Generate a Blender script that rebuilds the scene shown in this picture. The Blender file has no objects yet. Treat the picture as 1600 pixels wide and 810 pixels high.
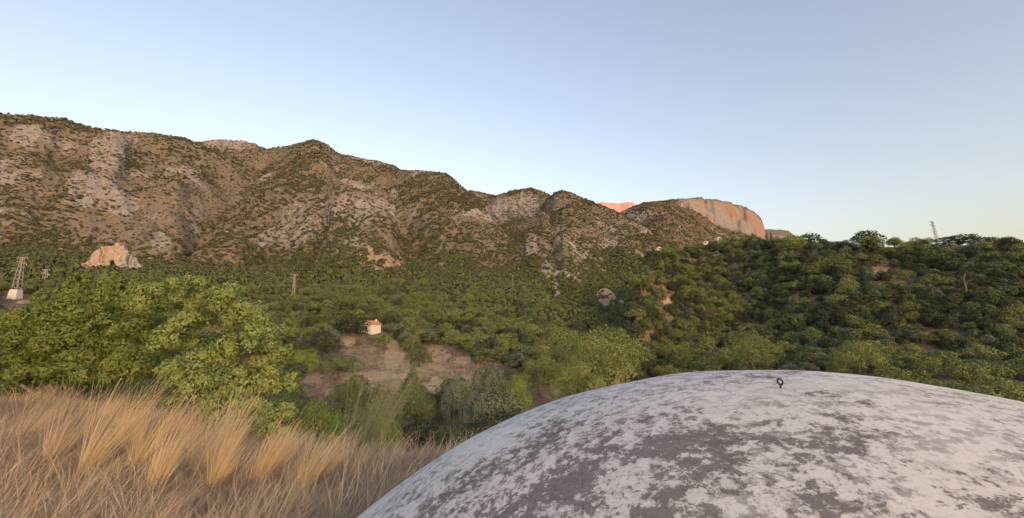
import bpy, math, random
import numpy as np
from mathutils import Vector

R_ = math.radians
SC = bpy.context.scene
COL = SC.collection
rng = np.random.default_rng(7)
random.seed(7)

# ------------------------------------------------------------------ camera
F = 640.0                       # focal length in photograph pixels (1600 wide)
PITCH = math.atan(100 / 640)
cam = bpy.data.cameras.new('camera')
cam.sensor_width = 36.0
cam.lens = 36.0 * F / 1600
cam.clip_start = 0.05
cam.clip_end = 60000
camo = bpy.data.objects.new('camera', cam)
COL.objects.link(camo)
camo.location = (0, 0, 0)
camo.rotation_euler = (math.pi / 2 + PITCH, 0, 0)
SC.camera = camo

# ------------------------------------------------------------------ world, sun, exposure
SUN_EL, SUN_AZ = 5.5, 155.0     # azimuth clockwise from the view direction (+Y)
w = bpy.data.worlds.new('World')
SC.world = w
w.use_nodes = True
nt = w.node_tree
nt.nodes.clear()
sky = nt.nodes.new('ShaderNodeTexSky')
sky.sky_type = 'NISHITA'
sky.sun_disc = False
sky.sun_elevation = R_(SUN_EL)
sky.sun_rotation = R_(SUN_AZ)
sky.altitude = 200
sky.air_density = 1.0
sky.dust_density = 5.0
sky.ozone_density = 1.6
bg = nt.nodes.new('ShaderNodeBackground')
bg.inputs[1].default_value = 0.15
wo = nt.nodes.new('ShaderNodeOutputWorld')
nt.links.new(sky.outputs[0], bg.inputs[0])
nt.links.new(bg.outputs[0], wo.inputs[0])

sl = bpy.data.lights.new('sun', 'SUN')
sl.energy = 2.0
sl.angle = R_(0.5)
sl.color = (1.0, 0.26, 0.12)
so = bpy.data.objects.new('sun', sl)
COL.objects.link(so)
sd = Vector((math.sin(R_(SUN_AZ)) * math.cos(R_(SUN_EL)), math.cos(R_(SUN_AZ)) * math.cos(R_(SUN_EL)), math.sin(R_(SUN_EL))))
so.rotation_euler = sd.to_track_quat('Z', 'Y').to_euler()
so.location = (0, 0, 300)

vs = SC.view_settings
vs.view_transform = 'Standard'
vs.look = 'None'
vs.gamma = 1.0
vs.use_curve_mapping = False
vs.exposure = 2.22
vs.use_white_balance = True
vs.white_balance_temperature = 8400
vs.white_balance_tint = 28
SC.render.engine = 'CYCLES'
SC.cycles.use_denoising = True
SC.cycles.max_bounces = 5
SC.cycles.diffuse_bounces = 3
SC.cycles.transmission_bounces = 3
SC.cycles.caustics_reflective = False
SC.cycles.caustics_refractive = False

# ------------------------------------------------------------------ pixel <-> direction helpers
ct, st = math.cos(PITCH), math.sin(PITCH)

def ray(px, py):
    """direction of a photograph pixel, scaled to 1 m of level forward distance"""
    u, v = (np.asarray(px) - 800) / F, (405 - np.asarray(py)) / F
    y = ct - v * st
    return u / y, np.ones_like(y), (st + v * ct) / y

def P(px, py, D):
    a, b, c = ray(px, py)
    return np.array([float(a) * D, D, float(c) * D])

def project(x, y, z):
    zc = y * ct + z * st
    yc = -y * st + z * ct
    zc = np.maximum(zc, 1e-3)
    return 800 + F * x / zc, 405 - F * yc / zc

# ------------------------------------------------------------------ noise
def _h(ix, iy, seed):
    h = (ix.astype(np.int64) * 374761393 + iy.astype(np.int64) * 668265263 + seed * 1442695041) & 0x7fffffff
    h = ((h ^ (h >> 13)) * 1274126177) & 0x7fffffff
    h = ((h ^ (h >> 16)) * 69069 + 12345) & 0x7fffffff
    return (h ^ (h >> 15)) / 0x7fffffff

def vnoise(x, y, seed=0):
    x0, y0 = np.floor(x), np.floor(y)
    fx, fy = x - x0, y - y0
    fx = fx * fx * fx * (fx * (fx * 6 - 15) + 10)
    fy = fy * fy * fy * (fy * (fy * 6 - 15) + 10)
    a, b = _h(x0, y0, seed), _h(x0 + 1, y0, seed)
    c, d = _h(x0, y0 + 1, seed), _h(x0 + 1, y0 + 1, seed)
    return (a + (b - a) * fx + (c - a) * fy + (a - b - c + d) * fx * fy) * 2 - 1

def fbm(x, y, oct=4, seed=0, ridged=False):
    s, amp, tot = 0.0, 1.0, 0.0
    for i in range(oct):
        c, d = math.cos(i * 1.1 + .4), math.sin(i * 1.1 + .4)
        n = vnoise((x * c - y * d) * 2 ** i + 17.3 * i, (x * d + y * c) * 2 ** i - 9.1 * i, seed + i)
        if ridged:
            n = 1 - 2 * np.abs(n)
        s = s + n * amp
        tot += amp
        amp *= .5
    return s / tot

def noise3(p, f, seed=0):
    return (vnoise(p[:, 0] * f + p[:, 2] * f * .37, p[:, 1] * f - p[:, 2] * f * .61, seed)
            + vnoise(p[:, 1] * f + 5.2 + p[:, 0] * f * .41, p[:, 2] * f - p[:, 0] * f * .53, seed + 3)
            + vnoise(p[:, 2] * f + 3.1 + p[:, 1] * f * .35, p[:, 0] * f - p[:, 1] * f * .57, seed + 7)) / 2

def ss(a, b, x):
    t = np.clip((x - a) / (b - a), 0, 1)
    return t * t * (3 - 2 * t)

# ------------------------------------------------------------------ mesh helpers
def mesh_np(name, verts, faces, mats=(), smooth=False, mat_idx=None, nrm=None):
    me = bpy.data.meshes.new(name)
    verts = np.asarray(verts, np.float32)
    if isinstance(faces, np.ndarray):
        k = faces.shape[1]
        me.vertices.add(len(verts))
        me.vertices.foreach_set('co', verts.ravel())
        me.loops.add(faces.size)
        me.loops.foreach_set('vertex_index', faces.astype(np.int32).ravel())
        me.polygons.add(len(faces))
        me.polygons.foreach_set('loop_start', np.arange(0, faces.size, k, dtype=np.int32))
        me.update(calc_edges=True)
    else:
        me.from_pydata([tuple(v) for v in verts], [], faces)
    for m in mats:
        me.materials.append(m)
    if mat_idx is not None:
        me.polygons.foreach_set('material_index', np.asarray(mat_idx, np.int32))
    if smooth:
        me.polygons.foreach_set('use_smooth', np.ones(len(me.polygons), bool))
    me.update()
    if nrm is not None:
        me.polygons.foreach_set('use_smooth', np.ones(len(me.polygons), bool))
        me.normals_split_custom_set_from_vertices(np.asarray(nrm, np.float32))
    return me

class MB:
    """collects boxes, tubes, prisms of ONE part"""
    def __init__(s):
        s.v, s.f = [], []
    def add(s, v, f):
        o = len(s.v)
        s.v += [tuple(map(float, p)) for p in v]
        s.f += [tuple(i + o for i in q) for q in f]
        return s
    def box(s, c, d, rz=0.0):
        hx, hy, hz = d[0] / 2, d[1] / 2, d[2] / 2
        cs, sn = math.cos(rz), math.sin(rz)
        v = []
        for z in (-hz, hz):
            for x, y in ((-hx, -hy), (hx, -hy), (hx, hy), (-hx, hy)):
                v.append((c[0] + x * cs - y * sn, c[1] + x * sn + y * cs, c[2] + z))
        return s.add(v, [(3, 2, 1, 0), (4, 5, 6, 7), (0, 1, 5, 4), (1, 2, 6, 5), (2, 3, 7, 6), (3, 0, 4, 7)])
    def tube(s, pts, rad, n=6, cap=True):
        pts = [np.asarray(p, float) for p in pts]
        if not hasattr(rad, '__len__'):
            rad = [rad] * len(pts)
        v, f = [], []
        for i, p in enumerate(pts):
            t = pts[min(i + 1, len(pts) - 1)] - pts[max(i - 1, 0)]
            t = t / (np.linalg.norm(t) + 1e-9)
            a = np.array([1, 0, 0]) if abs(t[0]) < .8 else np.array([0, 1, 0])
            u = np.cross(t, a); u /= np.linalg.norm(u)
            w_ = np.cross(t, u)
            for k in range(n):
                an = 2 * math.pi * k / n
                v.append(p + (u * math.cos(an) + w_ * math.sin(an)) * rad[i])
        for i in range(len(pts) - 1):
            for k in range(n):
                k2 = (k + 1) % n
                f.append((i * n + k, i * n + k2, (i + 1) * n + k2, (i + 1) * n + k))
        if cap:
            f.append(tuple(range(n - 1, -1, -1)))
            f.append(tuple((len(pts) - 1) * n + k for k in range(n)))
        return s.add(v, f)
    def mesh(s, name, mat, smooth=False):
        return mesh_np(name, s.v, s.f, [mat], smooth)

def link(name, data, parent=None, loc=None, rot=None, scale=None):
    o = bpy.data.objects.new(name, data)
    COL.objects.link(o)
    if parent is not None:
        o.parent = parent
    if loc is not None:
        o.location = [float(q) for q in loc]
    if rot is not None:
        o.rotation_euler = rot
    if scale is not None:
        o.scale = scale
    return o

def tag(o, label=None, cat=None, group=None, kind=None):
    if label: o['label'] = label
    if cat: o['category'] = cat
    if group: o['group'] = group
    if kind: o['kind'] = kind
    return o

def empty(name, loc, rz=0.0, scale=None):
    return link(name, None, None, loc, (0, 0, rz), scale)

# ------------------------------------------------------------------ materials
def new_mat(name):
    m = bpy.data.materials.new(name)
    m.use_nodes = True
    m.node_tree.nodes.clear()
    return m

class NT:
    def __init__(s, m):
        s.t = m.node_tree
    def n(s, typ, **kw):
        nd = s.t.nodes.new('ShaderNode' + typ)
        for k, v in kw.items():
            setattr(nd, k, v)
        return nd
    def set(s, sock, v):
        if isinstance(v, bpy.types.NodeSocket):
            s.t.links.new(v, sock)
        elif hasattr(v, '__len__') and len(v) == 3 and sock.type == 'RGBA':
            sock.default_value = (*v, 1)
        else:
            sock.default_value = v
    def noise(s, vec, scale, detail=4, rough=.5, dist=0.0):
        nd = s.n('TexNoise')
        if vec is not None: s.set(nd.inputs['Vector'], vec)
        s.set(nd.inputs['Scale'], scale); s.set(nd.inputs['Detail'], detail)
        s.set(nd.inputs['Roughness'], rough); s.set(nd.inputs['Distortion'], dist)
        return nd.outputs[0]
    def vor(s, vec, scale, feature='F1', out=0, rand=1.0):
        nd = s.n('TexVoronoi', feature=feature)
        if vec is not None: s.set(nd.inputs['Vector'], vec)
        s.set(nd.inputs['Scale'], scale); s.set(nd.inputs['Randomness'], rand)
        return nd.outputs[out]
    def ramp(s, x, a, b, c=0.0, d=1.0, smooth=True):
        nd = s.n('MapRange', interpolation_type='SMOOTHSTEP' if smooth else 'LINEAR')
        s.set(nd.inputs[0], x); s.set(nd.inputs[1], a); s.set(nd.inputs[2], b)
        s.set(nd.inputs[3], c); s.set(nd.inputs[4], d)
        return nd.outputs[0]
    def mix(s, f, a, b, mode='MIX'):
        nd = s.n('Mix', data_type='RGBA', blend_type=mode)
        s.set(nd.inputs[0], f); s.set(nd.inputs[6], a); s.set(nd.inputs[7], b)
        return nd.outputs[2]
    def math(s, op, a, b=0.0, clamp=False):
        nd = s.n('Math', operation=op, use_clamp=clamp)
        s.set(nd.inputs[0], a); s.set(nd.inputs[1], b)
        return nd.outputs[0]
    def mapping(s, vec, scale=(1, 1, 1), rot=(0, 0, 0), loc=(0, 0, 0)):
        nd = s.n('Mapping')
        s.set(nd.inputs[0], vec)
        nd.inputs[1].default_value = loc; nd.inputs[2].default_value = rot; nd.inputs[3].default_value = scale
        return nd.outputs[0]
    def out(s, bsdf):
        o = s.n('OutputMaterial')
        s.t.links.new(bsdf, o.inputs[0])
    def principled(s, col, rough=.9, bump=None, bstr=.3, bdist=.02, spec=.2):
        b = s.n('BsdfPrincipled')
        s.set(b.inputs['Base Color'], col); s.set(b.inputs['Roughness'], rough)
        b.inputs['Specular IOR Level'].default_value = spec
        if bump is not None:
            bn = s.n('Bump')
            bn.inputs['Strength'].default_value = bstr
            bn.inputs['Distance'].default_value = bdist
            s.set(bn.inputs['Height'], bump)
            s.t.links.new(bn.outputs[0], b.inputs['Normal'])
        s.out(b.outputs[0])
        return b

def leaf_mat(name, c1, c2, c3, trans=.25, rnd=.5):
    """leaf: colour varies by plant, by leaf and by patch"""
    m = new_mat(name); t = NT(m)
    oi = t.n('ObjectInfo'); ge = t.n('NewGeometry')
    a = t.mix(oi.outputs['Random'], c1, c2)
    isl = t.ramp(ge.outputs['Random Per Island'], .35, 1.0, 0, rnd)
    a = t.mix(isl, a, c3)
    d = t.n('BsdfDiffuse'); t.set(d.inputs[0], a)
    tr = t.n('BsdfTranslucent'); t.set(tr.inputs[0], a)
    mx = t.n('MixShader'); mx.inputs[0].default_value = trans
    t.t.links.new(d.outputs[0], mx.inputs[1]); t.t.links.new(tr.outputs[0], mx.inputs[2])
    t.out(mx.outputs[0])
    return m

def plain_mat(name, c1, c2, scale=2.0, rough=.85, bump=.2):
    m = new_mat(name); t = NT(m)
    tc = t.n('TexCoord')
    n = t.noise(tc.outputs['Object'], scale, 5, .6)
    t.principled(t.mix(t.ramp(n, .3, .7), c1, c2), rough, n, bump)
    return m

M = {}
M['bark'] = plain_mat('bark', (.10, .075, .055), (.20, .165, .13), 6)
M['pale_bark'] = plain_mat('pale_bark', (.22, .19, .15), (.34, .30, .25), 6)
M['oak'] = leaf_mat('oak_leaf', (0.106, 0.152, 0.069), (0.154, 0.206, 0.097), (0.228, 0.289, 0.147), .10, .6)
M['oak_dark'] = leaf_mat('oak_leaf_dark', (0.059, 0.084, 0.050), (0.087, 0.119, 0.068), (0.138, 0.178, 0.104), .10, .6)
M['pine'] = leaf_mat('pine_needle', (0.159, 0.226, 0.080), (0.233, 0.294, 0.108), (0.339, 0.394, 0.167), .10, .6)
M['bright'] = leaf_mat('bright_leaf', (0.223, 0.334, 0.084), (0.270, 0.373, 0.099), (0.360, 0.476, 0.175))
M['olive'] = leaf_mat('olive_leaf', (0.154, 0.209, 0.141), (0.196, 0.257, 0.175), (0.265, 0.334, 0.242), .10, .6)
M['brown'] = leaf_mat('dry_twig', (0.190, 0.154, 0.116), (0.260, 0.212, 0.160), (0.340, 0.292, 0.226))
M['scrub'] = leaf_mat('scrub_leaf', (0.119, 0.124, 0.080), (0.172, 0.173, 0.110), (0.237, 0.233, 0.152), .15)
M['scrub_green'] = leaf_mat('scrub_leaf_green', (0.111, 0.140, 0.068), (0.156, 0.189, 0.091), (0.223, 0.266, 0.138), .15)
M['bushleaf'] = leaf_mat('mastic_leaf', (0.174, 0.264, 0.073), (0.202, 0.283, 0.084), (0.371, 0.454, 0.190), .3, .7)
M['bushleaf2'] = leaf_mat('mastic_leaf_pale', (0.257, 0.356, 0.110), (0.289, 0.381, 0.124), (0.465, 0.562, 0.278), .3, .7)

# ------------------------------------------------------------------ terrain: one height field round the camera
GZ = -3.0                                   # level of the dry grass ground beside the dome

def pol(px, py, D, dz=0.0):
    x, y, z = P(px, py, D)
    return math.atan2(x, y), math.hypot(x, y), z + dz

def crest(pts, dz=0.0):
    q = np.array(sorted(pol(a, b, d, dz) for a, b, d in pts))
    return q[:, 0], q[:, 1], q[:, 2] / q[:, 1]

# base ground, knots of (forward distance, level) in columns of photograph x
KN = {
    -300: [(1, -3), (5, -3), (19, -3.1), (27, -5), (60, -5), (110, 3), (150, 10), (223, 32), (300, 60), (450, 70), (900, 90), (1500, 200), (3000, 300), (8000, 100)],
    0:    [(1, -3), (5, -3), (17, -2.9), (25, -5), (60, -6), (110, 1), (150, 8), (223, 29), (300, 55), (450, 70), (900, 90), (1500, 200), (3000, 300), (8000, 100)],
    240:  [(1, -3), (5, -3), (13, -2.9), (21, -6), (58, -10), (110, -4), (150, 4), (223, 23), (300, 40), (450, 60), (900, 90), (1500, 200), (3000, 300), (8000, 100)],
    420:  [(1, -3), (5, -3), (10.5, -3.0), (19, -6.6), (55, -13), (92, -12), (150, .5), (223, 13), (300, 30), (450, 60), (900, 90), (1500, 200), (3000, 300), (8000, 100)],
    580:  [(1, -3), (5, -3), (9.2, -3.05), (19, -7), (58, -14.5), (92, -12), (150, -3.7), (223, 9), (300, 29), (450, 60), (900, 90), (1500, 200), (3000, 300), (8000, 100)],
    740:  [(1, -3), (5, -3.1), (9.2, -3.15), (20, -7.4), (60, -15.5), (100, -11.5), (150, -5.5), (223, 9), (300, 27), (450, 65), (900, 210), (1500, 260), (3000, 400), (8000, 100)],
    850:  [(1, -3), (5, -3.1), (9.2, -3.3), (22, -8.5), (70, -18), (110, -15.5), (150, -9), (223, 6), (300, 18), (450, 68), (900, 240), (1500, 270), (3000, 500), (8000, 100)],
    950:  [(1, -3), (5, -3.1), (9.2, -3.3), (25, -9.5), (80, -22), (115, -21), (150, -16), (223, -4), (300, 8), (450, 40), (900, 150), (1500, 260), (3000, 500), (8000, 100)],
    1050: [(1, -3), (5, -3.1), (9.2, -3.3), (25, -9.5), (75, -21), (115, -19), (150, -14), (223, -3), (300, 8), (450, 35), (900, 130), (1500, 220), (3000, 400), (8000, 100)],
    1300: [(1, -3), (5, -3.1), (9.2, -3.3), (25, -9.5), (66, -19.5), (115, -16), (150, -12), (223, 0), (300, 10), (450, 30), (900, 100), (1500, 180), (3000, 200), (8000, 100)],
    1700: [(1, -3), (5, -3.1), (9.2, -3.3), (25, -9), (56, -18), (115, -16), (150, -12), (223, 0), (300, 10), (450, 30), (900, 100), (1500, 180), (3000, 200), (8000, 100)],
}
kth = np.array([math.atan((p - 800) / F / ct) for p in KN])
klr = np.array([[math.log(d / math.cos(t)) for d, z in KN[p]] for p, t in zip(KN, kth)])
kz = np.array([[z for d, z in KN[p]] for p in KN])

def pchip(x, y, xi):
    """monotone cubic interpolation"""
    h = np.diff(x); d = np.diff(y) / h
    m = np.zeros(len(x))
    m[0], m[-1] = d[0], d[-1]
    for i in range(1, len(x) - 1):
        if d[i - 1] * d[i] > 0:
            w1, w2 = 2 * h[i] + h[i - 1], h[i] + 2 * h[i - 1]
            m[i] = (w1 + w2) / (w1 / d[i - 1] + w2 / d[i])
    k = np.clip(np.searchsorted(x, xi) - 1, 0, len(h) - 1)
    t = (xi - x[k]) / h[k]
    y_ = (y[k] * (1 + 2 * t) * (1 - t) ** 2 + h[k] * m[k] * t * (1 - t) ** 2
          + y[k + 1] * t * t * (3 - 2 * t) + h[k] * m[k + 1] * t * t * (t - 1))
    return np.where(xi < x[0], y[0], np.where(xi > x[-1], y[-1], y_))

# hills: crest line (photograph x, y, forward distance), slope towards us, slope behind
HILLS = {
    'main': dict(c=[(-420, 170, 560), (-150, 172, 600), (0, 177, 640), (60, 182, 660), (110, 188, 680), (150, 202, 690), (195, 206, 730), (240, 208, 760), (290, 217, 790),
                    (330, 229, 830), (380, 235, 880), (420, 232, 910), (455, 227, 930), (490, 219, 940), (512, 226, 935), (530, 241, 925), (570, 254, 900), (620, 266, 860), (660, 267, 820),
                    (690, 270, 780), (708, 279, 740), (722, 292, 700), (740, 306, 650), (765, 336, 570), (800, 376, 480), (835, 418, 400), (868, 462, 335), (890, 490, 290), (905, 520, 240)],
                 f=.64, b=.30),
    'pale': dict(c=[(290, 232, 1250), (312, 221, 1280), (335, 217, 1300), (365, 219, 1300), (395, 224, 1290), (415, 233, 1280), (450, 250, 1260)], f=.5, b=.4),
    'back': dict(c=[(500, 250, 1180), (525, 239, 1180), (560, 247, 1170), (590, 252, 1160), (615, 259, 1150), (635, 272, 1140), (660, 300, 1130)], f=.5, b=.4),
    'notch': dict(c=[(715, 310, 1500), (735, 298, 1500), (752, 301, 1480), (775, 306, 1450), (800, 304, 1400), (830, 315, 1400)], f=.5, b=.4),
    'rocky': dict(c=[(735, 335, 1020), (770, 308, 1040), (800, 298, 1060), (825, 294, 1060), (845, 298, 1050), (860, 305, 1040), (880, 325, 1000)], f=.62, b=.4),
    'spur': dict(c=[(838, 335, 900), (852, 314, 890), (866, 302, 880), (878, 299, 870), (892, 302, 860), (910, 310, 845), (940, 321, 810), (965, 331, 770), (990, 343, 730), (1015, 361, 680),
                    (1040, 379, 620), (1070, 400, 540), (1100, 425, 450)], f=.52, b=.30),
    'plateau': dict(c=[(950, 345, 1400), (972, 331, 1400), (990, 322, 1400), (1005, 317, 1400), (1040, 313.5, 1400), (1070, 311, 1400), (1095, 310, 1400), (1120, 312, 1400), (1148, 316, 1400),
                       (1166, 322, 1400), (1180, 330, 1400), (1190, 342, 1400), (1195, 356, 1400), (1200, 372, 1400), (1215, 385, 1400), (1260, 400, 1400)], f=.42, b=.12),
    'glow': dict(c=[(905, 335, 3000), (925, 319, 3020), (938, 316, 3040), (955, 317.5, 3050), (970, 318, 3050), (982, 315, 3040), (990, 316, 3030), (998, 325, 3000), (1015, 345, 3000)], f=.8, b=.4),
    'far': dict(c=[(1150, 372, 1900), (1192, 358, 1900), (1215, 358, 1900), (1232, 361, 1880), (1246, 370, 1850), (1280, 395, 1800)], f=.4, b=.3),
    'wood': dict(c=[(935, 640, 95), (955, 600, 108), (970, 565, 120), (985, 520, 145), (998, 470, 175), (1008, 430, 215), (1022, 406, 260), (1060, 396, 300), (1110, 386, 320), (1160, 380, 320), (1200, 380, 300), (1240, 383, 270),
                    (1300, 386, 240), (1360, 386, 230), (1420, 384, 225), (1480, 382, 215), (1540, 381, 205), (1590, 388, 195), (1640, 400, 190), (1760, 420, 185), (2200, 520, 180)], f=.50, b=.35),
}

AZ = np.concatenate([np.arange(-180, -62, 4.0), np.arange(-62, -57, 1.0), np.arange(-57, 57, .135), np.arange(57, 62, 1.0), np.arange(62, 181, 4.0)])
AZ[-1] = 180.0
TH = np.radians(AZ)
def seg(a, b, n):
    return np.exp(np.linspace(math.log(a), math.log(b), n, endpoint=False))
RR = np.concatenate([seg(.5, 5, 10), seg(5, 26, 70), seg(26, 60, 60), seg(60, 330, 185), seg(330, 1360, 215), seg(1360, 1600, 70),
                     seg(1600, 2900, 40), seg(2900, 3300, 30), seg(3300, 9000, 30), seg(9000, 32000, 26), [32000]])
nA, nR = len(TH), len(RR)
T2, R2 = np.meshgrid(TH, RR, indexing='ij')
X2, Y2 = R2 * np.sin(T2), R2 * np.cos(T2)
LR = np.log(RR)
# base
Z = np.empty((nA, nR))
for i, t in enumerate(TH):
    kl = np.array([np.interp(t, kth, klr[:, k]) for k in range(klr.shape[1])])
    zz = np.array([np.interp(t, kth, kz[:, k]) for k in range(kz.shape[1])])
    Z[i] = pchip(kl, zz, LR)
near_rough = ss(22, 60, R2)
Z += near_rough * (fbm(X2 / 38, Y2 / 38, 4, 11) * 1.8) * ss(40, 90, R2) + fbm(X2 / 7, Y2 / 7, 3, 5) * .22 * ss(14, 30, R2)
Z += fbm(X2 / 2.6, Y2 / 2.6, 3, 15) * .07 * (1 - ss(14, 30, R2))

prox = np.zeros((nA, nR))
gul = fbm(T2 * 16 + fbm(X2 / 160, Y2 / 160, 2, 44) * .5, LR[None, :] * 2.2 + 0 * T2, 3, 21, True)
gul2 = fbm(X2 / 120, Y2 / 120, 5, 31, True)
gul3 = fbm(X2 / 33, Y2 / 33, 4, 37)
cliff = np.zeros((nA, nR))
owner = np.zeros((nA, nR), int)
for hi, (nm, h) in enumerate(HILLS.items()):
    ca, cr, ce = crest(h['c'])
    rc = np.interp(TH, ca, cr)[:, None]
    ec = np.interp(TH, ca, ce)[:, None]
    if nm not in ('main', 'wood'):
        ec = ec - .6 * np.maximum(0, np.maximum(ca[0] - TH, TH - ca[-1]))[:, None]
    else:
        lim = R_(70)
        ec = ec - .7 * np.maximum(0, np.abs(TH) - lim)[:, None]
        if nm == 'main':
            ec = ec - .9 * np.maximum(0, TH - ca[-1])[:, None]
        else:
            ec = ec - .9 * np.maximum(0, ca[0] - TH)[:, None]
    zc = ec * rc
    d = R2 - rc
    pr = np.exp(-(d / (.05 * rc)) ** 2)
    hgt = np.where(d < 0, zc + d * h['f'], zc - d * h['b'])
    big = 1 if nm not in ('wood',) else 0
    if big:
        sc = np.clip(rc / 900, .35, 1.6)
        nz = (gul * 5 + gul2 * 13) * sc + gul3 * 5 * sc
        hgt = hgt + nz * (1 - .93 * pr) * ss(200, 420, R2) - 14 * sc * (1 - pr) * ss(200, 420, R2) * .5
        hgt = hgt + fbm(X2 / 14, Y2 / 14, 3, 51) * 1.6 * sc * ss(260, 420, R2)
    else:
        hgt = hgt + (fbm(X2 / 45, Y2 / 45, 4, 61) * 4.5 + fbm(X2 / 14, Y2 / 14, 2, 62) * 1.0) * (1 - .8 * pr)
    if nm == 'plateau':
        # limestone wall under the right half of the rim
        pxr = np.interp(TH, ca, [p[0] for p in sorted(h['c'])])[:, None]
        wallh = np.interp(pxr, [1050, 1075, 1110, 1150, 1190, 1200], [0, 30, 72, 88, 62, 40])
        inset = np.clip((-d + fbm(T2 * 55, R2 / 60, 5, 71) * 30 + 2) / 60, 0, 1)
        drop = wallh * (inset * .62 + .38 * np.round(inset * 3) / 3)
        hgt = hgt - np.where(d < 6, drop, 0)
        face = ss(.02, .2, inset) * (1 - ss(.94, 1.0, inset)) * (wallh > 8)
        cliff = np.where((hgt > Z) & (face > .02), face * np.clip(wallh / 30, 0, 1), cliff)
    k = np.clip(.008 * R2, .3, 9)
    dd = hgt - Z
    owner = np.where(dd > 0, hi + 1, owner)
    prox = np.where(dd > 0, pr, prox)
    a = np.clip(.5 + .5 * dd / k, 0, 1)
    Z = Z * (1 - a) + hgt * a + k * a * (1 - a) * .5

# ridge far off to the sunset side (outside the picture): its shadow lies on everything but the highest far peak
q = X2 * math.sin(R_(SUN_AZ)) + Y2 * math.cos(R_(SUN_AZ))
rg = 2700 * np.exp(-((q - 20000) / 4200) ** 2) * ss(5000, 9000, R2)
Z = np.where(rg > 60, np.maximum(Z, rg), Z)

PXg, PYg = project(X2, Y2, Z)
def polyd(pts):
    dm = np.full((nA, nR), 1e9)
    for (x0, y0), (x1, y1) in zip(pts[:-1], pts[1:]):
        dx, dy = x1 - x0, y1 - y0
        u_ = np.clip(((PXg - x0) * dx + (PYg - y0) * dy) / (dx * dx + dy * dy), 0, 1)
        dm = np.minimum(dm, np.hypot(PXg - x0 - u_ * dx, PYg - y0 - u_ * dy))
    return dm
im = list(HILLS).index('main') + 1
wobl = 1 + .35 * fbm(X2 / 60, Y2 / 60, 3, 141)
for pts, wd, amp, ow in (([(415, 245), (360, 290), (325, 340), (305, 385)], 24, -15, im), ([(176, 222), (182, 265), (165, 300), (190, 335)], 20, 15, im), ([(486, 232), (425, 300), (352, 375)], 26, 13, im),
                         ([(600, 285), (640, 335), (650, 400)], 18, -11, im), ([(700, 285), (720, 340), (770, 400)], 20, 9, im), ([(100, 215), (90, 270), (60, 320)], 20, -12, im),
                         ([(560, 270), (520, 330), (450, 400)], 16, -9, im), ([(250, 225), (290, 275), (255, 330)], 18, 8, im)):
    dm = polyd(pts)
    Z += amp * np.exp(-(dm * wobl / wd) ** 2) * (R2 / 700) * (owner == ow) * (R2 > 220) * (1 - .9 * prox)
PXg, PYg = project(X2, Y2, Z)

def blob(lst, edge=.35, seed=5, jit=.45):
    """union of pixel-space ellipses turned into a ground mask with ragged edges"""
    m = np.zeros((nA, nR))
    jt = fbm(X2 / (R2 * .02 + .4), Y2 / (R2 * .02 + .4), 3, seed) * jit
    for (cx, cy, rx, ry, d0, d1, s) in lst:
        e = np.sqrt(((PXg - cx) / rx) ** 2 + ((PYg - cy) / ry) ** 2) + jt
        m = np.maximum(m, s * (1 - ss(1 - edge, 1 + edge, e)) * (R2 > d0) * (R2 < d1))
    return m

DIRT = [(620, 585, 170, 42, 40, 160, .42), (760, 540, 60, 22, 60, 200, .3), (560, 560, 70, 20, 60, 160, .4), (617, 556, 15, 24, 60, 200, 1), (560, 587, 95, 7, 60, 160, .9), (660, 575, 50, 8, 60, 160, .8), (726, 563, 20, 6, 60, 160, 1), (680, 556, 30, 14, 60, 180, .8),
        (684, 606, 16, 22, 40, 150, .75), (540, 530, 17, 10, 60, 220, 1), (480, 592, 22, 7, 50, 160, .9), (425, 467, 55, 7, 120, 330, 1), (470, 462, 22, 8, 120, 330, .8),
        (515, 441, 22, 7, 150, 400, .9), (595, 412, 34, 14, 180, 520, 1), (578, 395, 7, 12, 200, 600, .9), (500, 402, 14, 8, 200, 600, .5), (325, 522, 26, 9, 60, 200, 1),
        (1045, 470, 16, 6, 100, 400, .8), (850, 548, 20, 9, 60, 250, .7), (880, 612, 45, 18, 30, 130, .55), (50, 322, 62, 7, 200, 600, .8), (120, 340, 30, 6, 200, 600, .6),
        (20, 380, 40, 8, 150, 500, .7), (1380, 420, 46, 12, 80, 400, .45), (1300, 445, 60, 12, 80, 400, .4), (1120, 455, 30, 8, 80, 400, .35), (720, 450, 40, 6, 150, 500, .5), (940, 468, 22, 12, 100, 500, .7)]
ROCK = [(175, 238, 30, 30, 300, 2000, 1), (150, 300, 48, 26, 200, 2000, 1), (195, 322, 26, 20, 200, 2000, .9), (290, 268, 30, 11, 300, 2000, .9), (42, 212, 40, 20, 300, 2000, .8),
        (355, 225, 62, 9, 1000, 2000, 1), (250, 378, 14, 10, 200, 900, .7), (560, 330, 70, 30, 300, 2000, .55), (480, 350, 60, 40, 300, 2000, .5), (545, 390, 40, 12, 250, 2000, .6),
        (570, 345, 10, 10, 300, 2000, .8), (310, 330, 30, 30, 300, 2000, .45), (810, 322, 34, 18, 700, 2000, .95), (775, 335, 20, 14, 700, 2000, .8), (870, 462, 9, 22, 200, 700, 1),
        (852, 425, 9, 20, 250, 900, .9), (832, 385, 9, 18, 300, 900, .75), (990, 335, 26, 12, 900, 2000, .7), (890, 380, 30, 30, 300, 1200, .4), (945, 472, 15, 13, 100, 600, 1),
        (960, 318, 60, 20, 2500, 4000, 1), (700, 420, 60, 16, 250, 900, .4), (580, 252, 60, 10, 1000, 2000, .7)]
dirt = blob(DIRT, .35, 81)
rock = blob(ROCK, .5, 91, .7)
rock = np.maximum(rock, cliff)
hillside = ss(260, 420, R2) * (owner != list(HILLS).index('wood') + 1)
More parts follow.
